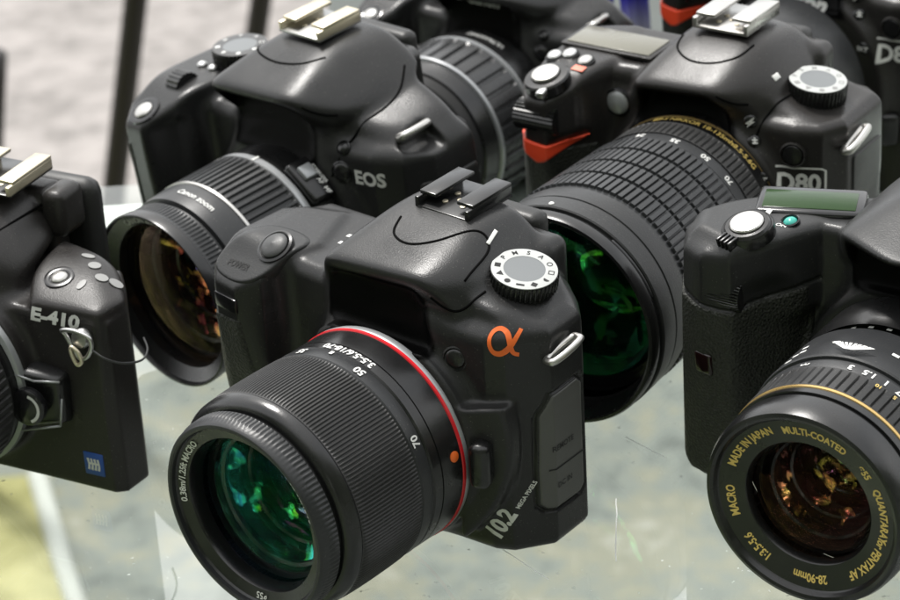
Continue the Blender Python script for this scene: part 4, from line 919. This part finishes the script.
# ------------------------------------------------------------------ camera cut off by the left edge
def olympus(label, pose, h=.8):
    R = empty('digital_slr_camera', (pose[0], pose[1], 0), pose[2]); tag(R, label, 'camera', G_CAM)
    CZ = 38
    main = poly2([(-66, 4), (-66, 30), (-60, 36), (46, 36), (54, 26), (62.5, 14), (61.5, 4), (58, 1.5), (30, 1.8), (-40, 2)], 'z', .5, 63, 2)
    blk = hull([(33, 1, 40), (27, 34, 40), (60, 1.2, 40), (63, 14, 40), (53, 27, 40), (34, 1.2, 65.5), (27, 14, 71), (26, 34, 72.5), (60.5, 1.2, 66.5), (63.2, 14, 66.5), (53, 27, 68.5), (49, 22, 72), (46, 30, 71.5)], .9)
    grip = poly2([(-66, 0), (-64, -10), (-52, -12), (-46, 0), (-50, 30)], 'z', .8, 70, 4)
    prism = hull([(-20, -3, 82), (20, -3, 82), (-26, 3, 60), (26, 3, 60), (-12, 16, 89.5), (14, 16, 89.5), (-12, 42, 90), (14, 42, 90), (-32, 12, 66), (32, 12, 66), (-28, 42, 70), (28, 42, 70), (22, 20, 84), (23, 40, 84)], 3.0)
    hood = cyl((0, -5, CZ), (0, 20, CZ), 34, 2)
    body = U(4, main, hood, hull([(-28, 2, 30), (28, 2, 30), (-22, 0, 74), (20, 0, 66), (-28, 20, 30), (28, 20, 30), (-22, 20, 74), (20, 20, 67)], 3))
    body = U(5, body, prism, grip); body = U(.8, body, blk)
    body = U(2, body, box((-20, 36, 40), (20, 47, 86), 3))
    body = X(.8, body, half((0, 0, -1), (0, 0, .4)))
    sdf_obj('body', body, (-70, -16, -1), (68, 50, 94), h, M['shell_brown'], R)
    seam(R, body, [(6, -40, 68), (18, -40, 68.5), (24, -40, 60), (27, -40, 48)], (0, 1, 0)); seam(R, body, [(-6, -40, 80.6), (8, -40, 80.4), (18, -40, 81.6), (24, -40, 84)], (0, 1, 0))
    hot_shoe(R, 5.5, 22, 46, 89.4, 22, M['brass'], M['semigloss'], .3, rails=6.2)
    v, f = rbox(44, 10, 44, 5, 3); mesh_obj('eyepiece_cup', v + V(6, 53, 62), f, M['rubber_smooth'], R)
    v, f = rbox(9, 14, 16, 3, 3); mesh_obj('pivot_cover', v + V(23, 40, 79), f, M['shell_brown'], R)
    c = cast(body, [(38.5, 13, 120)], (0, 0, -1))[0]; button('flash_button', M['silver'], c, frame(body, c), 2.7, .8, R, .6, (2.2, .3, M['gloss']))
    m = MB()
    for (x, y, w, l) in ((41, 26, 5, 2.2), (46, 22, 4.4, 3.6), (51.5, 17.5, 4.6, 3.6), (56, 18.5, 5, 4.2), (47.5, 12, 2.4, 4.6)):
        c = cast(body, [(x, y, 120)], (0, 0, -1))[0]; v, f = disc_lathe([(.5, 0), (.5, .2), (0, .25)], 14); m.add(place(v * V(w, l, 1), c + V(0, 0, .1), frame(body, c), (0, 1, 0)), f)
    m.obj('deck_symbols', M['greyprint'], R, False)
    o = cast(body, [(43.5, -40, 62)], (0, 1, 0))[0]; v, f = text2d('E-410', 4.4, .045, 1.3, .15); v, f = decal(body, v, f, o, frame(body, o), lift=.25); mesh_obj('series_lettering', v, f, M['white'], R, False)
    # blue label with four white strokes
    o = cast(body, [(51, -40, 10.5)], (0, 1, 0))[0]; v, f = rbox(7.4, 8.2, .5, .2); pl = mesh_obj('blue_label', place(v, o, (0, -1, 0)), f, M['blue'], R)
    m = MB()
    for i in range(4):
        v, f = ribbon(spline([(-1.9 + 1.25 * i - .25, 2.0), (-1.9 + 1.25 * i, .6), (-1.9 + 1.25 * i + .1, -.6), (-1.9 + 1.25 * i - .2, -2.2)], 4), [.45, .42, .4, .38, .36, .36, .36, .36, .38, .4, .42, .45, .45]); m.add(place(np.c_[v, np.full(len(v), .32)], o, (0, -1, 0)), f)
    v, f = ribbon([(-2.2, .2), (2.2, .2)], .4); m.add(place(np.c_[v, np.full(len(v), .33)], o, (0, -1, 0)), f)
    m.obj('label_strokes', M['white'], pl, False)
    # strap ring with its triangular wire and a loose cord
    o = cast(body, [(54, -40, 57.5)], (0, 1, 0))[0]
    v, f = disc_lathe([(3.2, -1), (3.2, 2.2), (2.6, 3.2), (0, 3.4)], 28); lg = mesh_obj('strap_lug', place(v, o, (0, -1, .1)), f, M['steel'], R, True, 40)
    P = spline([(-4.6, -3.4, 1.6), (-4.8, -4.4, 3.6), (0, -4.8, 4.4), (5, -4.6, 3.0), (5.6, -4.4, 0), (3.4, -4.2, -4.2), (.4, -4, -5.6), (-1.6, -3.8, -3.4)], 5, True); v, f = tube(P + o, .75, 8, True); mesh_obj('strap_ring', v, f, M['steel'], lg)
    P = spline([(-2, -4.8, -1.6), (-1.8, -5, -4.4), (-.4, -4.8, -7.6), (1.2, -4.6, -6.2), (.4, -4.8, -3)], 5, True); v, f = tube(P + o, .7, 8, True); mesh_obj('split_ring', v, f, M['brass'], lg)
    P = spline([o + V(5, -4.4, -1), o + V(9, -3.5, -4), (65.2, 4, 49), (66, 13, 45.5), (63, 21, 44.5), (57, 28, 44)], 8); v, f = tube(P, .38, 6); mesh_obj('lanyard_cord', v, f, M['grey'], R)
    # lens release housing beside the mount
    o = cast(body, [(39, -40, 34)], (0, 1, 0))[0]
    hs_ = hull([(30, -6, 23), (45, -3, 26), (46, 3, 24), (30, 3, 20), (30, -7, 45), (46, -4, 42), (47, 3, 44), (30, 3, 46)], .8); sdf_obj('release_housing', hs_, (26, -12, 16), (52, 8, 52), .6, M['semigloss'], R)
    for (a, b) in (((30.5, -7.5, 44.4), (38, -6.2, 42.3)), ((38, -6.2, 42.3), (46.3, -4.2, 42.6)), ((31, -7, 23.4), (44, -3.8, 26)), ((44, -3.8, 26), (45.8, -3.6, 36))):
        v, f = tube(np.array([a, b]), .38, 8); mesh_obj('edge_trim', v, f, M['chrome'], R)
    v, f = disc_lathe([(6.2, -1), (6.2, 1.5), (5.4, 2.2), (0, 2.4)], 32); rb = mesh_obj('lens_release', place(v, (36, -8, 34), (0.1, -1, .05)), f, M['gloss'], R, True, 40)
    v, f = ribbon(np.array([(4.6 * math.cos(t), 4.6 * math.sin(t)) for t in np.linspace(-1.2, 1.3, 14)]), .5); mesh_obj('release_mark', place(np.c_[v, np.full(len(v), 2.3)], (36, -8, 34), (.1, -1, .05)), f, M['white'], rb, False)
    Z = Lens(R, 0, CZ)
    Z.ring('lens', M['semigloss'], [(-3, 31), (-6, 32.4), (-12, 32.6), (-12.4, 32)], 128)
    Z.ring('mount_ring', M['chrome'], [(-4, 33.4), (-5, 34.2), (-7, 34.0), (-7.6, 32.6)], 128)
    q = [-12.2, -12.8] + list(np.linspace(-14, -30, 5)) + [-31, -31.5]
    Z.ring('zoom_ring', M['rubber_smooth'], [(y, 33.4) for y in q], 70 * 6, ribs(6, 4, .8, range(2, 7)))
    Z.ring('number_ring', M['ring'], [(-31.3, 32), (-31.6, 32.8), (-37, 32.6), (-37.4, 32)], 128)
    q = [-37.2, -37.8] + list(np.linspace(-39, -50, 5)) + [-51, -51.5]
    Z.ring('focus_ring', M['rubber_smooth'], [(y, 32.8) for y in q], 90 * 4, ribs(4, 2, .6, range(2, 7)))
    Z.ring('front_rim', M['semigloss'], [(-51.3, 31.8), (-52, 32.4), (-60, 32.4), (-61, 31.6), (-60.8, 30.4), (-57, 24)], 128)
    Z.dome('front_element', COAT_D, -56, 24.4, 5); lens_inside(Z, -55, 24, 26, [(8, 20, -5, COAT_B)])
    return R
olympus('black SLR camera with a small blue label, cut off by the left edge', (-144, 37.2, -28.5))
# ------------------------------------------------------------------ the blurred row behind
canon('blurred black SLR camera with thick lens ribs, at the top centre of the back row', (39.5, 247, -37, 0, 0), 1.3, False, 1).scale = (.84, .84, .84)
nikon('blurred black SLR camera cut off by the top right corner of the photo', (160, 215, -44.7), 1.3, False)

def cloth():
    m, nt, N, L, b = newmat('blue_white_cloth'); tc = N.new('ShaderNodeTexCoord'); sx = N.new('ShaderNodeSeparateXYZ'); L.new(tc.outputs['Object'], sx.inputs[0])
    rp = N.new('ShaderNodeValToRGB'); e = rp.color_ramp.elements; e[0].position = .14; e[0].color = (.75, .74, .8, 1); e[1].position = .34; e[1].color = (.04, .03, .5, 1)
    mr = N.new('ShaderNodeMapRange'); mr.inputs[1].default_value = 0; mr.inputs[2].default_value = .1; L.new(sx.outputs['Z'], mr.inputs[0]); L.new(mr.outputs[0], rp.inputs[0]); L.new(rp.outputs[0], b.inputs['Base Color']); b.inputs['Roughness'].default_value = .9
    root = empty('hanging_cloth', (95, 330, 0)); tag(root, 'small piece of blue and white cloth standing between the rear cameras', 'cloth')
    for i, (dx, w) in enumerate(((-8, 13), (8, 12))):
        v = []; f = []
        for j in range(13):
            for k in range(9):
                x = (k / 8 - .5) * w; v.append((dx + x + 1.2 * math.sin(j * .5 + i), 2.2 * math.sin(k * 1.3 + j * .3), j * 9))
        for j in range(12):
            for k in range(8): a = j * 9 + k; f.append((a, a + 1, a + 10, a + 9))
        mesh_obj('fold', v, f, m, root)
cloth()

M['polepaint'] = plastic('dark_brown_paint', (.012, .008, .006), .5, 300, .1)
def pole(label, x, y, lean, r, z1):
    root = empty('metal_pole', (x, y, -720)); tag(root, label, 'pole', 'dark metal poles behind the stall')
    P = spline([(0, 0, 0), (lean * .5, 0, z1 * .5), (lean, 0, z1)], 4); v, f = tube(P, r, 14); mesh_obj('pole_shaft', v, f, M['polepaint'], root)
    v, f = disc_lathe([(r * 1.5, 0), (r * 1.6, 8), (r * 1.2, 22), (r * 1.05, 26)], 16); mesh_obj('foot_cap', v, f, M['rubber_smooth'], root)
pole('thin dark pole rising beside the grip of the left rear camera', -310, 1300, 220, 10, 1000)
pole('thin dark pole just left of the brass shoe rails at the top', -207, 1500, 230, 10, 1000)
pole('short dark pole at the very left edge of the photo', -398, 1200, 70, 13, 400)
# ------------------------------------------------------------------ setting
f_px = 2605.52
cd = bpy.data.cameras.new('camera'); co = bpy.data.objects.new('camera', cd); COL.objects.link(co)
r_ = Vector((.99806528, -.02897287, -.05501155)); u_ = Vector((.06217473, .46508945, .88307763)); w_ = Vector((0, .88478945, -.46599101))
mw = Matrix((r_, u_, -w_)).transposed().to_4x4(); mw.translation = Vector((17.936, -699.625, 437.497)) * S
co.matrix_world = mw; cd.sensor_width = 36; cd.lens = 36 * f_px / 900; cd.clip_start = .01; cd.clip_end = 60
cd.dof.use_dof = True; cd.dof.focus_distance = .76; cd.dof.aperture_fstop = 22
sc.camera = co

def build_ground():
    m, nt, N, L, b = newmat('pavement'); tc = N.new('ShaderNodeTexCoord')
    n1 = N.new('ShaderNodeTexNoise'); n1.inputs['Scale'].default_value = 16; n1.inputs['Detail'].default_value = 9; n1.inputs['Roughness'].default_value = .7; L.new(tc.outputs['Object'], n1.inputs['Vector'])
    r1 = N.new('ShaderNodeValToRGB'); e = r1.color_ramp.elements
    e[0].position = .3; e[0].color = (.10, .108, .10, 1); e[1].position = .72; e[1].color = (.38, .37, .335, 1)
    x = e.new(.46); x.color = (.20, .213, .195, 1); x = e.new(.56); x.color = (.245, .235, .18, 1)
    L.new(n1.outputs['Fac'], r1.inputs[0])
    # the paving further off is a warm pinkish grey
    sx = N.new('ShaderNodeSeparateXYZ'); L.new(tc.outputs['Object'], sx.inputs[0])
    mr = N.new('ShaderNodeMapRange'); mr.inputs[1].default_value = 1.45; mr.inputs[2].default_value = 1.75; L.new(sx.outputs['Y'], mr.inputs[0])
    mx = N.new('ShaderNodeMix'); mx.data_type = 'RGBA'; L.new(mr.outputs[0], mx.inputs['Factor']); L.new(r1.outputs[0], mx.inputs['A'])
    r2 = N.new('ShaderNodeValToRGB'); e = r2.color_ramp.elements; e[0].position = .34; e[0].color = (.185, .172, .163, 1); e[1].position = .64; e[1].color = (.325, .30, .287, 1)
    n2 = N.new('ShaderNodeTexNoise'); n2.inputs['Scale'].default_value = 30; n2.inputs['Detail'].default_value = 6; n2.inputs['Roughness'].default_value = .6; L.new(tc.outputs['Object'], n2.inputs['Vector']); L.new(n2.outputs['Fac'], r2.inputs[0]); L.new(r2.outputs[0], mx.inputs['B'])
    L.new(mx.outputs['Result'], b.inputs['Base Color']); b.inputs['Roughness'].default_value = .9
    o = mesh_obj('ground', [(-9000, -9000, -720), (9000, -9000, -720), (9000, 20000, -720), (-9000, 20000, -720)], [(0, 1, 2, 3)], m, None, False)
    tag(o, kind='structure')
    # a strip of turf beside the paving, seen through the tabletop at the left
    m, nt, N, L, b = newmat('dry_turf'); tc = N.new('ShaderNodeTexCoord')
    n1 = N.new('ShaderNodeTexNoise'); n1.inputs['Scale'].default_value = 22; n1.inputs['Detail'].default_value = 6; L.new(tc.outputs['Object'], n1.inputs['Vector'])
    r1 = N.new('ShaderNodeValToRGB'); e = r1.color_ramp.elements; e[0].position = .3; e[0].color = (.22, .205, .075, 1); e[1].position = .7; e[1].color = (.46, .42, .20, 1)
    L.new(n1.outputs['Fac'], r1.inputs[0]); L.new(r1.outputs[0], b.inputs['Base Color']); b.inputs['Roughness'].default_value = .95
    o = mesh_obj('turf_strip', [(-900, 888, -715), (-262, 888, -715), (-316, 1075, -715), (-352, 1215, -715), (-900, 1215, -715)], [(0, 1, 2, 3, 4)], m, None, False); tag(o, kind='structure')
    v, f = tube(np.array([(-255, 888, -716), (-308, 1075, -716), (-344, 1215, -716)]), 9, 8); o = mesh_obj('kerb', v * V(1, 1, 1), f, plastic('kerb_stone', (.5, .5, .47), .7, dust=0), None); tag(o, kind='structure')
    # unseen dark ground added before the stall, cutting bounce on the camera fronts
    m, nt, N, L, b = newmat('unseen_dark_ground'); tc = N.new('ShaderNodeTexCoord')
    n1 = N.new('ShaderNodeTexNoise'); n1.inputs['Scale'].default_value = 3; n1.inputs['Detail'].default_value = 8; n1.inputs['Roughness'].default_value = .7; L.new(tc.outputs['Object'], n1.inputs['Vector'])
    r1 = N.new('ShaderNodeValToRGB'); e = r1.color_ramp.elements; e[0].position = .35; e[0].color = (.05, .052, .05, 1); e[1].position = .72; e[1].color = (.24, .24, .22, 1)
    L.new(n1.outputs['Fac'], r1.inputs[0]); L.new(r1.outputs[0], b.inputs['Base Color']); b.inputs['Roughness'].default_value = .9
    o = mesh_obj('unseen_dark_ground', [(-330, -8000, -716), (8000, -8000, -716), (8000, 890, -716), (-330, 890, -716)], [(0, 1, 2, 3)], m, None, False); tag(o, kind='structure')
    # unseen dark grass added left of the stall for the lenses to mirror
    m, nt, N, L, b = newmat('unseen_lawn'); tc = N.new('ShaderNodeTexCoord')
    n1 = N.new('ShaderNodeTexNoise'); n1.inputs['Scale'].default_value = 4.5; n1.inputs['Detail'].default_value = 8; n1.inputs['Roughness'].default_value = .7; L.new(tc.outputs['Object'], n1.inputs['Vector'])
    r1 = N.new('ShaderNodeValToRGB'); e = r1.color_ramp.elements; e[0].position = .42; e[0].color = (.004, .006, .003, 1); e[1].position = .66; e[1].color = (.8, .8, .66, 1)  # palest stop paints sun glints into the grass
    x = e.new(.52); x.color = (.12, .17, .05, 1); x = e.new(.6); x.color = (.22, .24, .10, 1)
    L.new(n1.outputs['Fac'], r1.inputs[0]); L.new(r1.outputs[0], b.inputs['Base Color']); b.inputs['Roughness'].default_value = .95
    o = mesh_obj('unseen_lawn', [(-8000, -8000, -712), (-330, -8000, -712), (-330, 890, -712), (-8000, 890, -712)], [(0, 1, 2, 3)], m, None, False); tag(o, kind='structure')
build_ground()

def build_table():
    m, nt, N, L, b = newmat('table_glass'); N.remove(b); out = N['Material Output']
    fr = N.new('ShaderNodeFresnel'); fr.inputs['IOR'].default_value = 1.75
    g = N.new('ShaderNodeBsdfGlossy'); g.inputs['Roughness'].default_value = .02; g.inputs['Color'].default_value = (1, 1, 1, 1)
    t = N.new('ShaderNodeBsdfTransparent'); t.inputs['Color'].default_value = (.955, .985, .968, 1)
    tc = N.new('ShaderNodeTexCoord'); nz = N.new('ShaderNodeTexNoise'); nz.inputs['Scale'].default_value = 14; nz.inputs['Detail'].default_value = 8; L.new(tc.outputs['Object'], nz.inputs['Vector'])
    d = N.new('ShaderNodeBsdfDiffuse'); d.inputs['Color'].default_value = (.62, .66, .62, 1)
    mr = N.new('ShaderNodeMapRange'); mr.inputs[1].default_value = .35; mr.inputs[2].default_value = .75; mr.inputs[3].default_value = .01; mr.inputs[4].default_value = .11; L.new(nz.outputs['Fac'], mr.inputs[0])
    sn = N.new('ShaderNodeTexNoise'); sn.inputs['Scale'].default_value = 420; sn.inputs['Detail'].default_value = 2; L.new(tc.outputs['Object'], sn.inputs['Vector'])
    sm_ = N.new('ShaderNodeMapRange'); sm_.inputs[1].default_value = .70; sm_.inputs[2].default_value = .76; sm_.inputs[4].default_value = .7; L.new(sn.outputs['Fac'], sm_.inputs[0])
    sa = N.new('ShaderNodeMath'); sa.operation = 'MAXIMUM'; L.new(mr.outputs[0], sa.inputs[0]); L.new(sm_.outputs[0], sa.inputs[1]); mr = sa
    m0 = N.new('ShaderNodeMixShader'); L.new(mr.outputs[0], m0.inputs[0]); L.new(t.outputs[0], m0.inputs[1]); L.new(d.outputs[0], m0.inputs[2])
    m1 = N.new('ShaderNodeMixShader'); ge = N.new('ShaderNodeNewGeometry'); iv = N.new('ShaderNodeMath'); iv.operation = 'SUBTRACT'; iv.inputs[0].default_value = 1; L.new(ge.outputs['Backfacing'], iv.inputs[1])
    fm = N.new('ShaderNodeMath'); fm.operation = 'MULTIPLY'; L.new(fr.outputs[0], fm.inputs[0]); L.new(iv.outputs[0], fm.inputs[1]); L.new(fm.outputs[0], m1.inputs[0]); L.new(m0.outputs[0], m1.inputs[1]); L.new(g.outputs[0], m1.inputs[2]); L.new(m1.outputs[0], out.inputs[0])
    root = empty('glass_table', (20, -60, -720)); tag(root, 'clear glass tabletop with fine scratches that the black cameras stand on', 'table')
    bx = MB(); v, f = rbox(1100, 760, 8, 1.5); bx.add(v + V(0, -72, 716 - .05), f); o = bx.obj('tabletop', m, root, False)
    mm = M['steel']
    for x in (-500, 500):
        for y in (-420, 240):
            b_ = MB(); v, f = disc_lathe([(18, 0), (18, 8), (13, 12), (13, 700), (24, 706), (24, 711)], 24); b_.add(v + V(x, y, 0), f); b_.obj('leg', mm, root)
    v, f = rbox(1080, 62, 12, 1); mesh_obj('cross_board', v + V(0, 277, 705), f, plastic('white_board', (.9, .9, .87), .5, dust=0), root, False)
    ms = plastic('scratch', (.8, .82, .8), .6, bump=0, dust=0)
    for (a, b2, w) in SCRATCH:
        P = np.linspace(a, b2, 12); P = P + np.c_[np.cumsum(rng.normal(0, .12, 12)), np.cumsum(rng.normal(0, .12, 12))]
        v, f = ribbon(P, w); mesh_obj('scratch', np.c_[v - V(20, -60), np.full(len(v), 720.06)], [q[::-1] for q in f], ms, root, False)
def build_rear_table():
    root = empty('display_table', (250, 446, -720)); tag(root, 'dark topped table right behind the glass table, under the back row of cameras', 'table')
    m = plastic('dark_laminate', (.035, .045, .035), .35, 300, .1)
    v, f = rbox(560, 388, 24, 2); mesh_obj('tabletop', v + V(0, 0, 707.9), f, m, root, False)
    for x, y in ((255, -170), (255, 170)):
        if 1:
            v, f = rbox(28, 28, 694, 3); mesh_obj('leg', v + V(x, y, 348), f, M['semigloss'], root, True, 40)
build_rear_table()
SCRATCH = [((66, -9), (63, -44), .16), ((72, 28), (84, 14), .13), ((29, -34), (42, -52), .12), ((-62, -16), (-52, -34), .1)]
build_table()

# ------------------------------------------------------------------ light
wd = bpy.data.worlds.new('World'); sc.world = wd; wd.use_nodes = True; N = wd.node_tree.nodes; L = wd.node_tree.links
bg = N['Background']; sky = N.new('ShaderNodeTexSky'); sky.sky_type = 'NISHITA'; sky.sun_disc = False
SUN_EL, SUN_AZ = math.radians(62), math.radians(-25)
sky.sun_elevation = SUN_EL; sky.sun_rotation = SUN_AZ; sky.air_density = 1.0; sky.dust_density = 3.0; sky.ozone_density = 1.0
hs = N.new('ShaderNodeHueSaturation'); hs.inputs['Saturation'].default_value = .22; hs.inputs['Value'].default_value = 1.0; L.new(sky.outputs[0], hs.inputs['Color'])
# pale overcast overhead and ahead; leafy band added behind the viewer, raised to dim fronts and fill lens reflections
tc = N.new('ShaderNodeTexCoord'); nz = N.new('ShaderNodeTexNoise'); nz.inputs['Scale'].default_value = 2.2; nz.inputs['Detail'].default_value = 4; L.new(tc.outputs['Generated'], nz.inputs['Vector'])
cr = N.new('ShaderNodeValToRGB'); e = cr.color_ramp.elements; e[0].position = .3; e[0].color = (.62, .64, .66, 1); e[1].position = .7; e[1].color = (1, .98, .95, 1); L.new(nz.outputs['Fac'], cr.inputs[0])
ov = N.new('ShaderNodeMix'); ov.data_type = 'RGBA'; ov.inputs['Factor'].default_value = .72; L.new(hs.outputs[0], ov.inputs['A']); ov.inputs['B'].default_value = (9.5, 9.6, 9.7, 1)
mu = N.new('ShaderNodeMix'); mu.data_type = 'RGBA'; mu.blend_type = 'MULTIPLY'; mu.inputs['Factor'].default_value = 1; L.new(ov.outputs['Result'], mu.inputs['A']); L.new(cr.outputs[0], mu.inputs['B'])
sp = N.new('ShaderNodeSeparateXYZ'); L.new(tc.outputs['Generated'], sp.inputs[0])
n2 = N.new('ShaderNodeTexNoise'); n2.inputs['Scale'].default_value = 9; n2.inputs['Detail'].default_value = 7; n2.inputs['Roughness'].default_value = .65; L.new(tc.outputs['Generated'], n2.inputs['Vector'])
ad = N.new('ShaderNodeMath'); ad.operation = 'MULTIPLY_ADD'; ad.inputs[1].default_value = -1.5; L.new(n2.outputs['Fac'], ad.inputs[0]); L.new(sp.outputs['Z'], ad.inputs[2])
yy = N.new('ShaderNodeMapRange'); yy.inputs[1].default_value = -.35; yy.inputs[2].default_value = .35; yy.inputs[3].default_value = 0; yy.inputs[4].default_value = 1.1; L.new(sp.outputs['Y'], yy.inputs[0])
a2 = N.new('ShaderNodeMath'); a2.operation = 'ADD'; L.new(ad.outputs[0], a2.inputs[0]); L.new(yy.outputs[0], a2.inputs[1])
mr = N.new('ShaderNodeMapRange'); mr.inputs[1].default_value = -.05; mr.inputs[2].default_value = .06; L.new(a2.outputs[0], mr.inputs[0])
tr = N.new('ShaderNodeValToRGB'); e = tr.color_ramp.elements; e[0].position = .42; e[0].color = (.10, .13, .08, 1); e[1].position = .66; e[1].color = (12, 12, 11, 1)
x = e.new(.57); x.color = (.6, .8, .4, 1); L.new(n2.outputs['Fac'], tr.inputs[0])
mx = N.new('ShaderNodeMix'); mx.data_type = 'RGBA'; L.new(mr.outputs[0], mx.inputs['Factor']); L.new(tr.outputs[0], mx.inputs['A']); L.new(mu.outputs['Result'], mx.inputs['B'])
L.new(mx.outputs['Result'], bg.inputs['Color']); bg.inputs['Strength'].default_value = .26
sl = bpy.data.lights.new('sun', 'SUN'); so = bpy.data.objects.new('sun', sl); COL.objects.link(so)
sl.energy = 3.8; sl.angle = math.radians(9); sl.color = (1, .97, .93)
d = Vector((math.sin(SUN_AZ) * math.cos(SUN_EL), math.cos(SUN_AZ) * math.cos(SUN_EL), math.sin(SUN_EL)))   # towards the sun
so.rotation_euler = d.to_track_quat('Z', 'Y').to_euler()
sc.view_settings.view_transform = 'Standard'; sc.view_settings.look = 'None'; sc.view_settings.exposure = 0; sc.view_settings.gamma = 1
sc.cycles.max_bounces = 14; sc.cycles.transparent_max_bounces = 24; sc.cycles.caustics_reflective = False
sc.cycles.use_denoising = True
